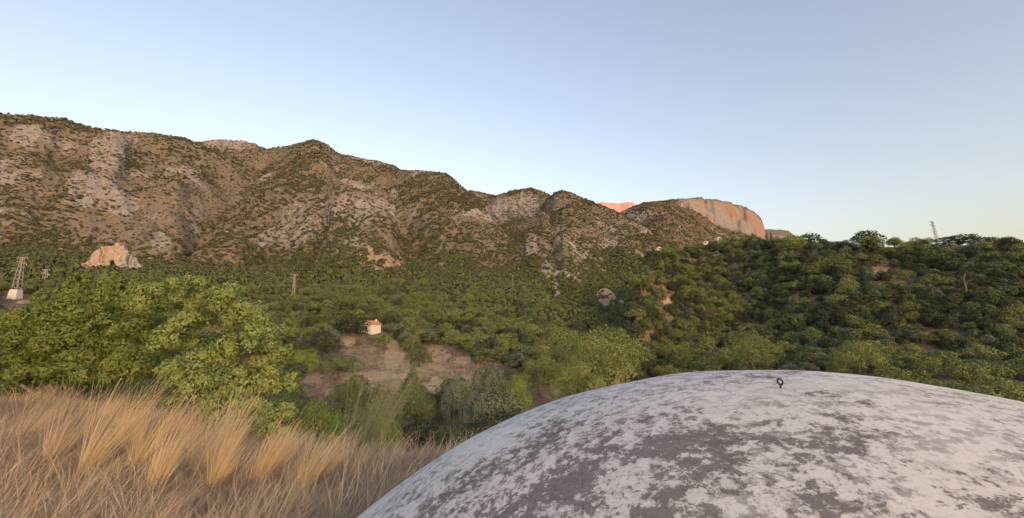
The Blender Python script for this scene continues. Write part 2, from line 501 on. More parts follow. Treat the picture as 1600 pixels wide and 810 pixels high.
rock = np.maximum(rock, hillside * ss(.12, .5, fbm(X2 / 55, Y2 / 55, 5, 101) - .06) * .7)
craggy = rock * hillside * (cliff < .05)
Z += craggy * (np.abs(fbm(X2 / 30, Y2 / 30, 5, 111)) * 21 - 3.0) * (1 - .8 * prox)
grass = 1 - ss(20, 30, R2)
wood = ((owner == list(HILLS).index('wood') + 1) | (owner == 0)) * (R2 < 420) * 1.0
wood = np.maximum(wood, .9 * (owner == list(HILLS).index('plateau') + 1) * (cliff < .05))
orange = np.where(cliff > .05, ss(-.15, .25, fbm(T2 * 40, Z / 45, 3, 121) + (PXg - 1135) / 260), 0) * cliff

idx = np.arange(nA * nR).reshape(nA, nR)
quads = np.stack([idx[:-1, :-1], idx[1:, :-1], idx[1:, 1:], idx[:-1, 1:]], -1).reshape(-1, 4)[:, ::-1]
V = np.stack([X2, Y2, Z], -1).reshape(-1, 3)

m = new_mat('hill_ground'); M['ground'] = m; t = NT(m)
ge = t.n('NewGeometry'); pos = ge.outputs['Position']
at = t.n('Attribute', attribute_name='mask'); sp = t.n('SeparateColor'); t.t.links.new(at.outputs['Color'], sp.inputs[0])
at2 = t.n('Attribute', attribute_name='mask2'); sp2 = t.n('SeparateColor'); t.t.links.new(at2.outputs['Color'], sp2.inputs[0])
a_rock, a_dirt, a_grass = sp.outputs[0], sp.outputs[1], sp.outputs[2]
a_wood, a_or = sp2.outputs[0], sp2.outputs[1]
n1 = t.noise(pos, .035, 6, .6); n2 = t.noise(pos, .22, 6, .65); n3 = t.noise(pos, 2.2, 5, .65); n4 = t.noise(pos, 14, 4, .6)
soil = t.mix(t.ramp(n1, .35, .65), (.205, .175, .138), (.265, .228, .182))
soil = t.mix(t.math('MULTIPLY', t.ramp(n2, .40, .60), .8), soil, (.19, .16, .108))
nf = t.noise(pos, .9, 5, .7)
soil = t.mix(t.math('MULTIPLY', t.ramp(nf, .5, .62), .75), soil, (.145, .13, .082))
soil = t.mix(t.math('MULTIPLY', t.ramp(t.noise(pos, .5, 5, .7), .54, .64), .7), soil, (.30, .27, .23))
rockc = t.mix(t.ramp(n2, .3, .7), (.25, .238, .222), (.37, .357, .34))
rockc = t.mix(t.math('MULTIPLY', t.ramp(t.noise(pos, .8, 5, .7), .50, .64), .7), rockc, (.19, .155, .115))
rockc = t.mix(t.ramp(t.noise(t.mapping(pos, (1, 1, .3)), .12, 5, .7), .55, .68), rockc, (.28, .225, .175))
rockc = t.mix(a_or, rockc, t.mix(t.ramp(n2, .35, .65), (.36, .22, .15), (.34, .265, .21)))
dirtc = t.mix(t.ramp(n2, .3, .7), (.46, .325, .195), (.52, .415, .285))
dirtc = t.mix(t.ramp(n3, .42, .7), dirtc, (.27, .19, .115))
grassc = t.mix(t.ramp(n3, .35, .65), (.27, .215, .16), (.38, .30, .22))
grassc = t.mix(t.ramp(n4, .45, .7), grassc, (.17, .135, .105))
woodc = t.mix(t.ramp(n2, .35, .65), (.17, .14, .095), (.26, .20, .135))
woodc = t.mix(t.ramp(n3, .5, .7), woodc, (.10, .098, .058))
c = t.mix(a_wood, soil, woodc)
rmask = t.ramp(t.math('ADD', a_rock, t.math('MULTIPLY', t.math('SUBTRACT', n2, .5), .9)), .35, .6)
c = t.mix(rmask, c, rockc)
dmask = t.ramp(t.math('ADD', a_dirt, t.math('ADD', t.math('MULTIPLY', t.math('SUBTRACT', n3, .5), .9), t.math('MULTIPLY', t.math('SUBTRACT', n2, .5), .9))), .28, .72)
c = t.mix(dmask, c, dirtc)
c = t.mix(a_grass, c, grassc)
bump = t.math('ADD', t.math('MULTIPLY', n2, 2.0), t.math('MULTIPLY', n3, .25))
t.principled(c, .95, bump, .7, 1.0, spec=.1)

me = mesh_np('hills_terrain', V, quads, [m], True)
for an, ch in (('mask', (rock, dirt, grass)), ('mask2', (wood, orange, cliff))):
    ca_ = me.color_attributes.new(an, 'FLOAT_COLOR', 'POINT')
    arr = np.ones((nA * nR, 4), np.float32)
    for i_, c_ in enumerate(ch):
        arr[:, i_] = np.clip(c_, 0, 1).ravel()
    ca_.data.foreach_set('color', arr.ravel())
ter = link('hills_terrain', me)
tag(ter, kind='structure')

lAZ, lRR = TH, LR
def gz(x, y):
    """ground level at points by bilinear look-up"""
    x, y = np.atleast_1d(np.asarray(x, float)), np.atleast_1d(np.asarray(y, float))
    th, lr = np.arctan2(x, y), np.log(np.maximum(np.hypot(x, y), .51))
    i = np.clip(np.searchsorted(TH, th) - 1, 0, nA - 2); j = np.clip(np.searchsorted(LR, lr) - 1, 0, nR - 2)
    a = (th - TH[i]) / (TH[i + 1] - TH[i]); b = (lr - LR[j]) / (LR[j + 1] - LR[j])
    return (Z[i, j] * (1 - a) + Z[i + 1, j] * a) * (1 - b) + (Z[i, j + 1] * (1 - a) + Z[i + 1, j + 1] * a) * b

def gm(arr, x, y):
    th, lr = np.arctan2(x, y), np.log(np.maximum(np.hypot(x, y), .51))
    i = np.clip(np.searchsorted(TH, th) - 1, 0, nA - 2); j = np.clip(np.searchsorted(LR, lr) - 1, 0, nR - 2)
    return arr[i, j]

ELEV = Z / R2
HOR = np.maximum.accumulate(np.where(R2 > 24, ELEV, -1), axis=1)      # skyline seen so far along each bearing
SEEN = ELEV - HOR

# ------------------------------------------------------------------ plant meshes
def unit(v):
    return v / (np.linalg.norm(v, axis=-1, keepdims=True) + 1e-9)

def leaf_quads(pts, nrm, size, asp=.5, jit=.7, r=None, shade=False):
    """one small rhombic leaf face per point, facing roughly along nrm"""
    r = r or rng
    n = len(pts)
    nn = unit(nrm + r.normal(0, jit, (n, 3)))
    tt = unit(np.cross(nn, r.normal(0, 1, (n, 3))))
    bb = np.cross(nn, tt)
    s_ = (size * r.uniform(.65, 1.35, n))[:, None]
    v = np.stack([pts - tt * s_, pts - bb * s_ * asp, pts + tt * s_, pts + bb * s_ * asp], 1).reshape(-1, 3)
    f = np.arange(n * 4).reshape(n, 4)
    if not shade:
        return v, f
    # leaves shade with the skin of the spray they belong to, so that sprays read as rounded clumps
    sn = unit(unit(nrm) * 1.15 + nn * .4 + np.array([0, 0, .15]))
    return v, f, np.repeat(sn, 4, axis=0)

def lobe_points(lobes, dens, shell=.35, low=-.55, r=None, clump=.0):
    """points spread through ellipsoid lobes, most near the outer skin, few inside other lobes"""
    r = r or rng
    P_, N_ = [], []
    for (c, rad) in lobes:
        c, rad = np.asarray(c, float), np.asarray(rad, float) * np.ones(3)
        area = 4 * math.pi * (rad.prod()) ** (2 / 3)
        n = max(8, int(area * dens))
        d = unit(r.normal(0, 1, (n, 3)))
        d = d[d[:, 2] > low]
        nz = noise3(d * 1.0 + c, 2.6, 3) * .16 + noise3(d * 1.0 + c * 3, 6.0, 9) * .10
        k = (1 - shell * r.random(len(d)) ** 2.2 + nz)[:, None]
        p = c + d * rad * k
        P_.append(p); N_.append(unit(d / rad))
    P_, N_ = np.concatenate(P_), np.concatenate(N_)
    keep = np.ones(len(P_), bool)
    for (c, rad) in lobes:
        rad = np.asarray(rad, float) * np.ones(3)
        keep &= (((P_ - np.asarray(c)) / rad) ** 2).sum(1) > .38
    if clump > 0:
        keep &= (noise3(P_, 2.1, 77) + r.normal(0, .12, len(P_))) > -clump
    return P_[keep], N_[keep]

def merge(parts):
    """[(v, f, mat index)] -> one vertex array, one face list of quads"""
    vs_, fs_, mi, o = [], [], [], 0
    for v, f, k in parts:
        vs_.append(v); fs_.append(np.asarray(f) + o); mi += [k] * len(f); o += len(v)
    return np.concatenate(vs_), np.concatenate(fs_), mi

def tube_np(pts, rad, n=5):
    mb = MB(); mb.tube(pts, rad, n, cap=False)
    return np.array(mb.v), np.array(mb.f)

def woody(lobes, base_r, fork, seed, n=6):
    """trunk with limbs running into the crown lobes"""
    r = np.random.default_rng(seed)
    fork = np.asarray(fork, float)
    mid = fork * .5 + np.array([r.normal(0, .06), r.normal(0, .06), 0]) * fork[2]
    parts = [(*tube_np([np.array([0, 0, -.35]), np.array([0, 0, 0]), mid, fork], [base_r * 1.35, base_r, base_r * .78, base_r * .6], n), 0)]
    for (c, rad) in lobes:
        c = np.asarray(c, float)
        m_ = fork * .45 + c * .55 + np.array([0, 0, -.12 * np.linalg.norm(c - fork)])
        parts.append((*tube_np([fork * .98, m_, c + np.array([0, 0, .25 * np.mean(rad)])], [base_r * .45, base_r * .28, base_r * .1], 4), 0))
    v, f, _ = merge(parts)
    return v, f

def make_tree(kind, seed, hi=False):
    """returns (crown verts, faces), (trunk verts, faces) for a plant of unit height"""
    r = np.random.default_rng(seed)
    L = []
    if kind == 'pine':
        n = 10
        for i in range(n):
            a = i * 2.4 + r.uniform(-.4, .4); q = math.sqrt((i + .5) / n) * .36
            L.append(((math.cos(a) * q, math.sin(a) * q, .80 - q * q * 2.2 + r.uniform(-.08, .05)), (r.uniform(.15, .21),) * 2 + (r.uniform(.13, .18),)))
        for i in range(5):
            a = i * 1.3 + r.uniform(0, .6); L.append(((math.cos(a) * .27, math.sin(a) * .27, r.uniform(.38, .52)), (.17, .17, .14)))
        fork, br, low = (r.uniform(-.04, .04), r.uniform(-.04, .04), .5), .032, -.45
        size, asp = (.013, .36) if hi else (.030, .42)
        dens = 2600 if hi else 430
    elif kind == 'oak':
        n = 11
        for i in range(n):
            a = i * 2.4 + r.uniform(-.5, .5); q = math.sqrt((i + .3) / n) * .38
            L.append(((math.cos(a) * q, math.sin(a) * q, .70 - q * q * 2.0 + r.uniform(-.10, .06)), (r.uniform(.17, .24),) * 2 + (r.uniform(.15, .20),)))
        for i in range(4):
            a = i * 1.6 + r.uniform(0, .8); L.append(((math.cos(a) * .30, math.sin(a) * .30, r.uniform(.24, .36)), (.20, .20, .17)))
        fork, br, low = (r.uniform(-.04, .04), r.uniform(-.04, .04), .34), .034, -.7
        size, asp = (.013, .55) if hi else (.032, .6)
        dens = 2400 if hi else 400
    elif kind == 'bush':
        n = 9
        for i in range(n):
            a = i * 2.4 + r.uniform(-.5, .5); q = math.sqrt((i + .3) / n) * .55
            L.append(((math.cos(a) * q, math.sin(a) * q, .58 - q * q * .9 + r.uniform(-.12, .12)), (r.uniform(.24, .34),) * 2 + (r.uniform(.22, .32),)))
        fork, br, low = (0, 0, .12), .03, -.6
        size, asp = (.018, .5) if hi else (.042, .55)
        dens = 1500 if hi else 260
    elif kind == 'cypress':
        for i in range(7):
            z = .14 + i * .125; rr = .085 * (1 - (i / 7.4) ** 2) + .02
            L.append(((r.uniform(-.01, .01), r.uniform(-.01, .01), z), (rr, rr, .12)))
        fork, br, low = (0, 0, .12), .02, -.9
        size, asp, dens = .022, .35, 1400
    else:      # dry: a twiggy, half bare shrub
        n = 7
        for i in range(n):
            a = i * 2.4; q = math.sqrt((i + .3) / n) * .45
            L.append(((math.cos(a) * q, math.sin(a) * q, .6 - q * q * .8 + r.uniform(-.1, .1)), (.22, .22, .24)))
        fork, br, low = (0, 0, .1), .022, -.5
        size, asp = (.02, .16) if hi else (.05, .14)
        dens = 1100 if hi else 190
    pt, nm = lobe_points(L, dens, .45, low, r, .42 if kind in ('oak', 'pine') else .5)
    cv, cf, cn = leaf_quads(pt, nm, size, asp, .6, r, True)
    tv, tf = woody(L, br, fork, seed)
    return (cv, cf, cn), (tv, tf)

KMAT = {'pine': ('pine', 'bark'), 'oak': ('oak', 'bark'), 'oak_dark': ('oak_dark', 'bark'), 'olive': ('olive', 'bark'), 'bright': ('bright', 'bark'), 'pine_bright': ('bright', 'bark'),
        'bush': ('oak', 'bark'), 'bush_pale': ('olive', 'bark'), 'bush_bright': ('bright', 'bark'), 'dry': ('brown', 'pale_bark'), 'cypress': ('oak_dark', 'bark')}
KSHAPE = {'pine': 'pine', 'oak': 'oak', 'oak_dark': 'oak', 'olive': 'oak', 'bright': 'oak', 'pine_bright': 'pine', 'bush': 'bush', 'bush_pale': 'bush', 'bush_bright': 'bush', 'dry': 'dry', 'cypress': 'cypress'}
KNAME = {'pine': 'pine_tree', 'oak': 'oak_tree', 'oak_dark': 'oak_tree', 'olive': 'olive_tree', 'bright': 'carob_tree', 'pine_bright': 'pine_tree', 'bush': 'shrub', 'bush_pale': 'shrub', 'bush_bright': 'shrub', 'dry': 'dry_shrub', 'cypress': 'cypress_tree'}
_shape, _mesh = {}, {}

def tree_meshes(kind, var, hi):
    k = (kind, var, hi)
    if k not in _mesh:
        sk = (KSHAPE[kind], var, hi)
        if sk not in _shape:
            _shape[sk] = make_tree(KSHAPE[kind], 100 + var * 13 + sum(map(ord, KSHAPE[kind])), hi)
        (cv, cf, cn), (tv, tf) = _shape[sk]
        a, b = KMAT[kind]
        _mesh[k] = (mesh_np(kind + '_crown', cv, cf, [M[a]], nrm=cn), mesh_np(kind + '_trunk', tv, tf, [M[b]], True))
    return _mesh[k]

def proto_mesh(kind, var):
    (cv, cf, cn), (tv, tf) = _shape.setdefault((KSHAPE[kind], var, False), None) or make_tree(KSHAPE[kind], 100 + var * 13 + sum(map(ord, KSHAPE[kind])), False)
    v, f, mi = merge([(cv, cf, 0), (tv, tf, 1)])
    a, b = KMAT[kind]
    tn = unit(tv - np.array([0, 0, 1]) * tv[:, 2:3])
    return mesh_np(kind + '_far', v, f, [M[a], M[b]], False, mi, np.concatenate([cn, tn]))

def plant(kind, var, hi, x, y, h, wide, rz, label, group=None, z=None, cat='tree'):
    zz = float(gz(x, y)[0]) if z is None else z
    e = empty(KNAME[kind], (x, y, zz - .03 * h), rz, (h * wide, h * wide, h))
    c, tr = tree_meshes(kind, var, hi)
    link('trunk' if cat == 'tree' else 'stem', tr, e)
    link('crown' if cat == 'tree' else 'foliage', c, e)
    tag(e, label, cat, group)
    return e

# ------------------------------------------------------------------ scattered "stuff" through geometry nodes
def stuff(name, protos, pts, rz, sc, vi, label, tilt=None):
    n = len(pts)
    me = bpy.data.meshes.new(name)
    me.vertices.add(n)
    me.vertices.foreach_set('co', np.asarray(pts, np.float32).ravel())
    rot = np.zeros((n, 3), np.float32); rot[:, 2] = rz
    if tilt is not None:
        rot[:, :2] = tilt
    a = me.attributes.new('irot', 'FLOAT_VECTOR', 'POINT'); a.data.foreach_set('vector', rot.ravel())
    scl = np.asarray(sc, np.float32)
    if scl.ndim == 1:
        scl = np.stack([scl] * 3, -1)
    a = me.attributes.new('iscl', 'FLOAT_VECTOR', 'POINT'); a.data.foreach_set('vector', np.ascontiguousarray(scl).ravel())
    a = me.attributes.new('ivar', 'INT', 'POINT'); a.data.foreach_set('value', np.asarray(vi, np.int32))
    o = link(name, me)
    ng = bpy.data.node_groups.new(name + '_scatter', 'GeometryNodeTree')
    ng.interface.new_socket('Geometry', in_out='INPUT', socket_type='NodeSocketGeometry')
    ng.interface.new_socket('Geometry', in_out='OUTPUT', socket_type='NodeSocketGeometry')
    N = ng.nodes.new; K = ng.links.new
    gi, go = N('NodeGroupInput'), N('NodeGroupOutput')
    iop = N('GeometryNodeInstanceOnPoints')
    K(gi.outputs[0], iop.inputs['Points'])
    g2i = N('GeometryNodeGeometryToInstance')
    for pm in reversed(protos):
        po = bpy.data.objects.new(pm.name, pm)
        oi = N('GeometryNodeObjectInfo'); oi.inputs['Object'].default_value = po
        oi.inputs['As Instance'].default_value = False
        K(oi.outputs['Geometry'], g2i.inputs[0])
    K(g2i.outputs[0], iop.inputs['Instance'])
    iop.inputs['Pick Instance'].default_value = True
    for nm_, typ, sock in (('ivar', 'INT', 'Instance Index'), ('irot', 'FLOAT_VECTOR', 'Rotation'), ('iscl', 'FLOAT_VECTOR', 'Scale')):
        na = N('GeometryNodeInputNamedAttribute'); na.data_type = typ; na.inputs['Name'].default_value = nm_
        K(na.outputs[0], iop.inputs[sock])
    K(iop.outputs[0], go.inputs[0])
    md = o.modifiers.new('scatter', 'NODES'); md.node_group = ng
    tag(o, label, None, None, 'stuff')
    return o

# ------------------------------------------------------------------ the dome the photographer stands on
DC = np.array([.30333, .44173, -.84431]) * 6.2
DR = 6.2 * math.sin(R_(52.215))
NS, NB = 220, 90
vv, ff = [], []
for j in range(NB + 1):
    ph = j / NB * 1.75            # polar angle from the top
    for i in range(NS):
        a = 2 * math.pi * i / NS
        d = np.array([math.sin(ph) * math.cos(a), math.sin(ph) * math.sin(a), math.cos(ph)])
        vv.append(d)
vv = np.array(vv)
wob = noise3(vv, 2.2, 4) * .014 + noise3(vv, 7, 6) * .007 + noise3(vv, 22, 8) * .0016
vv = vv * (DR * (1 + wob * .45))[:, None]
idd = np.arange((NB + 1) * NS).reshape(NB + 1, NS)
ff = np.stack([idd[:-1], idd[1:], np.roll(idd[1:], -1, 1), np.roll(idd[:-1], -1, 1)], -1).reshape(-1, 4)

m = new_mat('weathered_limewash'); M['dome'] = m; t = NT(m)
tc = t.n('TexCoord'); ob = tc.outputs['Object']
warp = t.n('Mix', data_type='VECTOR')
wn = t.n('TexNoise'); t.set(wn.inputs['Vector'], ob); wn.inputs['Scale'].default_value = 3.0; wn.inputs['Detail'].default_value = 4
warp.inputs[0].default_value = .045
t.t.links.new(ob, warp.inputs[4]); t.t.links.new(wn.outputs[1], warp.inputs[5])
wv = warp.outputs[1]
big = t.noise(ob, .75, 3, .5)
mid_ = t.noise(wv, 4.4, 10, .74, .1)
fine = t.noise(wv, 26, 7, .76, .1)
lace = t.noise(t.mapping(wv, (1, 1, 1.6)), 13, 9, .78, .15)
grit = t.noise(ob, 90, 4, .7)
# worn patches: the lime coat has gone, grey cement shows, with ragged lacy edges
def spot(px, py, rx, ry):
    """a worn place on the dome where the photograph's pixel meets it"""
    d_ = np.array([float(q) for q in ray(px, py)]); d_ /= np.linalg.norm(d_)
    b_ = d_ @ DC; disc = b_ * b_ - (DC @ DC - DR * DR)
    return d_ * (b_ - math.sqrt(max(disc, 0))) - DC
wear = t.math('ADD', t.math('MULTIPLY', mid_, .42), t.math('ADD', t.math('MULTIPLY', fine, .33), t.math('MULTIPLY', lace, .25)))
wear = t.math('ADD', wear, t.math('MULTIPLY', t.math('SUBTRACT', big, .5), .22))
for (px, py, r0, s0) in ((1110, 678, .30, .10), (1150, 672, .28, .08), (1000, 770, .40, .07), (1120, 765, .42, .07), (1300, 640, .30, .06), (1320, 705, .34, .08), (1300, 790, .35, .05), (900, 760, .4, .05),
                         (1230, 720, .28, -.10), (1215, 650, .3, -.09), (1240, 780, .3, -.08), (1420, 640, .7, -.05), (1500, 790, .6, .04), (800, 720, .5, .02)):
    vd = t.n('VectorMath', operation='DISTANCE')
    t.t.links.new(wv, vd.inputs[0]); vd.inputs[1].default_value = [float(q) for q in spot(px, py, 0, 0) + np.array([.0225, .0225, .0225])]
    wear = t.math('ADD', wear, t.ramp(vd.outputs['Value'], r0 * .35, r0 * 1.35, s0 * .42, 0.0))
worn = t.ramp(wear, .542, .566)
worn_soft = t.ramp(wear, .50, .58)
lime = t.mix(t.ramp(big, .35, .65), (.64, .645, .62), (.61, .62, .605))
lime = t.mix(t.ramp(fine, .38, .7), lime, (.72, .725, .70))
lime = t.mix(t.math('MULTIPLY', t.ramp(grit, .5, .75), .35), lime, (.33, .305, .285))
cement = t.mix(t.ramp(fine, .35, .65), (.105, .101, .102), (.17, .162, .16))
cement = t.mix(t.ramp(grit, .45, .75), cement, (.25, .237, .228))
c = t.mix(t.math('MULTIPLY', worn_soft, .35), lime, (.28, .265, .255))
c = t.mix(t.math('MULTIPLY', t.math('MULTIPLY', t.ramp(lace, .49, .55), t.ramp(t.noise(ob, 1.5, 4, .6), .32, .56)), .68), c, (.20, .192, .19))
vein = t.math('ABSOLUTE', t.math('SUBTRACT', t.noise(wv, 7.5, 9, .72, .3), .5))
c = t.mix(t.math('MULTIPLY', t.math('MULTIPLY', t.ramp(vein, .0, .018, 1, 0), t.ramp(t.noise(ob, 2.2, 3), .42, .62)), .5), c, (.155, .148, .147))
c = t.mix(t.math('MULTIPLY', worn, .88), c, cement)
# hair cracks
ck = t.vor(wv, 2.3, 'DISTANCE_TO_EDGE'); ck2 = t.vor(wv, 7.5, 'DISTANCE_TO_EDGE')
cm = t.math('MULTIPLY', t.ramp(ck, .002, .009, 1, 0), t.ramp(t.noise(ob, 1.7, 3), .46, .58))
cm2 = t.math('MULTIPLY', t.ramp(ck2, .006, .03, 1, 0), t.ramp(t.noise(ob, 2.9, 3), .50, .62))
cr_ = t.math('MAXIMUM', t.math('MULTIPLY', cm, .5), t.math('MULTIPLY', cm2, .45))
c = t.mix(t.math('MULTIPLY', cr_, .75), c, (.07, .066, .063))
hgt = t.math('SUBTRACT', t.math('ADD', t.math('MULTIPLY', fine, .35), t.math('MULTIPLY', grit, .12)), t.math('ADD', t.math('MULTIPLY', worn, .35), t.math('MULTIPLY', cr_, .6)))
t.principled(c, .93, hgt, .55, .012, spec=.15)
dome = link('plastered_dome', mesh_np('plastered_dome', vv, ff, [m], True), None, DC)
tag(dome, 'big round plastered dome, flaking white limewash over grey cement', 'dome')

# ring bolt fixed into the dome
M['iron'] = plain_mat('rusty_iron', (.045, .038, .033), (.11, .075, .05), 30, .7)
bp = spot(1221, 614, 0, 0)
bn = bp / np.linalg.norm(bp)
be = empty('ring_bolt', DC + bp * .999)
up = Vector(bn).to_track_quat('Z', 'Y')
be.rotation_euler = up.to_euler()
tag(be, 'small rusty iron ring bolt standing up from the white dome', 'ring bolt')
link('shank', MB().tube([(0, 0, -.04), (0, 0, .012), (0, 0, .050)], [.006, .0055, .005], 8).mesh('shank', M['iron'], True), be)
link('base_washer', MB().tube([(0, 0, -.004), (0, 0, .004)], [.016, .015], 12).mesh('base_washer', M['iron']), be)
yaw = math.atan2(bp[1] + DC[1], bp[0] + DC[0]) + math.pi / 2
ringp = [(math.cos(a) * .016 * math.cos(yaw), math.cos(a) * .016 * math.sin(yaw), .064 + math.sin(a) * .016) for a in np.linspace(0, 2 * math.pi, 25)]
link('ring', MB().tube(ringp, .0048, 7, False).mesh('ring', M['iron'], True), be)

# ------------------------------------------------------------------ plants set one by one (photograph x, top y, base y, width in pixels, forward distance)
def at_ground(px, D):
    """point on the ground below the pixel column at that forward distance"""
    x = (px - 800) / F / ct * D
    for _ in range(4):
        z = float(gz(x, D)[0])
        x = (px - 800) / F * (D * ct + z * st)
    return x, D, z

def hit(px, py, r0=30.0):
    '''first ground point met along the pixel's direction'''
    a, _, c_ = (float(q) for q in ray(px, py))
    D = r0 * np.exp(np.arange(0, 5, .004))
    z = gz(a * D, D)
    k = int(np.argmax(z >= c_ * D))
    return a * D[k], float(D[k]), float(z[k])

PLACED = [
    # kind, var, px, py top, width px, D, label
    ('pine_bright', 0, 490, 603, 90, 18, 'young round-headed pine with bare lower trunk behind the dry grass'),
    ('oak_dark', 1, 652, 636, 100, 26, 'dense dark green shrubby oak at the foot of the grass bank'),
    ('bush_bright', 3, 606, 632, 62, 19, 'yellowish green leafy shrub between the feathery broom and the shrubby oak'),
    ('olive', 2, 722, 655, 80, 31, 'grey-green olive bush between the dark shrubby oak and the dome'),
    ('olive', 0, 768, 590, 130, 46, 'broad grey-green olive tree rising behind the edge of the dome'),
    ('bright', 1, 808, 562, 52, 62, 'bright yellow-green carob tree behind the broad olive tree'),
    ('olive', 3, 765, 545, 62, 66, 'dark grey-green olive tree beside the bright green carob tree'),
    ('olive', 1, 716, 566, 58, 60, 'round olive tree at the end of the sandy terrace'),
    ('oak', 2, 648, 584, 66, 58, 'dome-shaped green oak standing alone below the sandy track'),
    ('oak', 3, 590, 580, 62, 54, 'ragged green oak below the sandy track, beside bare brown ground'),
    ('bush', 0, 640, 566, 40, 70, 'low green shrub at the lower edge of the sandy track'),
    ('oak', 0, 655, 535, 42, 104, 'leaning green oak growing on the sandy terrace'),
    ('oak_dark', 0, 549, 488, 54, 141, 'large dark oak close beside the small white house'),
    ('bush_bright', 1, 592, 520, 34, 138, 'yellow-green shrub right below the small white house'),
    ('oak_dark', 3, 500, 505, 60, 110, 'dark oak on the bank below the white house'),
    ('bush_bright', 2, 470, 535, 60, 95, 'wide yellow-green shrub on the terrace edge'),
    ('oak', 1, 530, 545, 66, 90, 'spreading oak above the sandy track, below the white house'),
    ('pine', 1, 930, 505, 74, 92, 'tall yellow-green pine at the lip of the dark ravine'),
    ('pine', 2, 880, 497, 62, 100, 'rounded yellow-green pine in the clump left of the ravine'),
    ('pine', 3, 905, 548, 74, 80, 'full yellow-green pine lowest on the ravine side'),
    ('pine', 0, 957, 488, 58, 104, 'tall pine leaning over the dark ravine'),
    ('pine', 2, 845, 545, 60, 88, 'pale green pine above the brown dry brush'),
    ('dry', 0, 868, 600, 76, 48, 'reddish brown dry brush by the edge of the dome'),
    ('dry', 1, 835, 592, 50, 55, 'greyish brown dry brush behind the broad olive tree'),
    ('oak_dark', 2, 1265, 357, 40, 268, 'dark round tree standing above the wooded skyline'),
    ('oak_dark', 1, 1355, 354, 44, 232, 'tallest dark bushy tree on the wooded skyline'),
    ('bright', 0, 1238, 364, 44, 262, 'light green tree on the wooded skyline'),
    ('oak_dark', 0, 1500, 364, 70, 214, 'wide dark tree on the wooded skyline beyond the leaning pylon'),
    ('cypress', 0, 1199, 360, 5, 296, 'slender dark cypress on the wooded skyline'),
    ('cypress', 0, 1206, 362, 5, 296, 'slightly shorter slender cypress on the wooded skyline'),
    ('pine', 1, 1180, 507, 40, 118, 'yellowish flat-topped pine alone among the dark oaks'),
    ('bright', 2, 1240, 565, 60, 88, 'light green tree just behind the top of the dome'),
    ('pine', 0, 1345, 515, 64, 105, 'pale flat-topped pine on the shaded hillside'),
]
placed_xy = []
for kind, var, px, pyt, wpx, D, lab in PLACED:
    x, y, z = at_ground(px, D)
    top = P(px, pyt, D)[2]
    h = max(top - z, 1.2)
    wm = wpx / F * D
    wide = {'pine': .95, 'oak': 1.02, 'bush': 1.5, 'dry': 1.2, 'cypress': .19}[KSHAPE[kind]]
    if KSHAPE[kind] == 'pine' and D > 40:
        wm = max(wm, .78 * h)
    isb = KSHAPE[kind] in ('bush', 'dry')
    plant(kind, var, D < 130, x, y, h, wm / (h * wide), random.uniform(0, 6.28), lab, None, z, 'shrub' if isb else 'tree')
    placed_xy.append((x, y, wm / 2))
placed_xy = np.array(placed_xy)

# ------------------------------------------------------------------ forest on the lower slopes
xs, ys = [], []
CELL = 3.5
gx, gy = np.meshgrid(np.arange(-560, 560, CELL), np.arange(20, 440, CELL))
gx = gx.ravel() + rng.uniform(-.48, .48, gx.size) * CELL
gy = gy.ravel() + rng.uniform(-.48, .48, gy.size) * CELL
keep = (np.abs(np.arctan2(gx, gy)) < R_(55)) & (np.hypot(gx, gy) > 23)
gx, gy = gx[keep], gy[keep]
gzz = gz(gx, gy); gr = np.hypot(gx, gy)
px_, py_ = project(gx, gy, gzz)
own = gm(owner, gx, gy); iw = list(HILLS).index('wood') + 1
seen_, rock_ = gm(SEEN, gx, gy), gm(rock, gx, gy)
dirt_ = np.maximum.reduce([gm(dirt, gx * q_, gy * q_) for q_ in (1.0, 1.03, 1.06, 1.1)])
nz1 = fbm(gx / 40, gy / 40, 3, 201); nz2 = fbm(gx / 16, gy / 16, 2, 205)
prob = np.where(own == iw, 1.0 - .25 * ss(.1, .5, nz1), 0)
low = .80 + .35 * nz1
low = np.where(gr < 125, np.where((px_ > 455) & (px_ < 770), np.where(gr < 78, .5, .14) + .45 * nz1, .5 + .7 * nz1), low)
low = low * (.25 * ss(385, 410, py_) + .75 * ss(414, 462, py_ + nz1 * 45 + 8 * (px_ > 700))) + .9 * (((px_ - 55) / 95) ** 2 + ((py_ - 372) / 40) ** 2 < 1) * (px_ < 150)
prob = np.where((own == 0) | (own == 1), low, prob)
prob = np.where((own > 1) & (own != iw), .75 * ss(395, 430, py_), prob)
prob *= 1 - .93 * ss(.25, .6, dirt_)
prob *= 1 - .7 * ss(.6, .9, rock_) * (own != iw)
domey = np.interp(px_, [550, 650, 760, 880, 1020, 1100, 1200, 1400, 1600, 1700], [810, 740, 678, 624, 586, 579, 580, 597, 631, 650])
top_py = project(gx, gy, gzz + 6)[1]
hid_ = top_py > domey + 22
prob *= (top_py < domey + 150) & (seen_ > -9 / gr) & (px_ > -90) & (px_ < 1690)
for x, y, r0 in placed_xy:
    prob *= np.hypot(gx - x, gy - y) > r0 + .8
prob *= ~((np.abs(px_ - 578) < 17) & (gr > 110) & (gr < 175) & (py_ > 505))        # in front of the small house
prob *= ~((px_ < 62) & (px_ > -20) & (gr > 45) & (gr < 258) & (py_ > 430))
prob *= ~((np.abs(px_ - 178) < 56) & (py_ > 405) & (py_ < 440) & (gr > 240) & (gr < 345))
ok = rng.random(len(gx)) < prob
gx, gy, gzz, gr, own, px_, py_, nz1, nz2, hid_ = (a[ok] for a in (gx, gy, gzz, gr, own, px_, py_, nz1, nz2, hid_))
n = len(gx)
u = rng.random(n)
kind = np.empty(n, object)
W_ = own == iw
kind[:] = 'oak'
kind[W_ & (u < .52)] = 'oak_dark'
kind[W_ & (u > .70)] = 'olive'
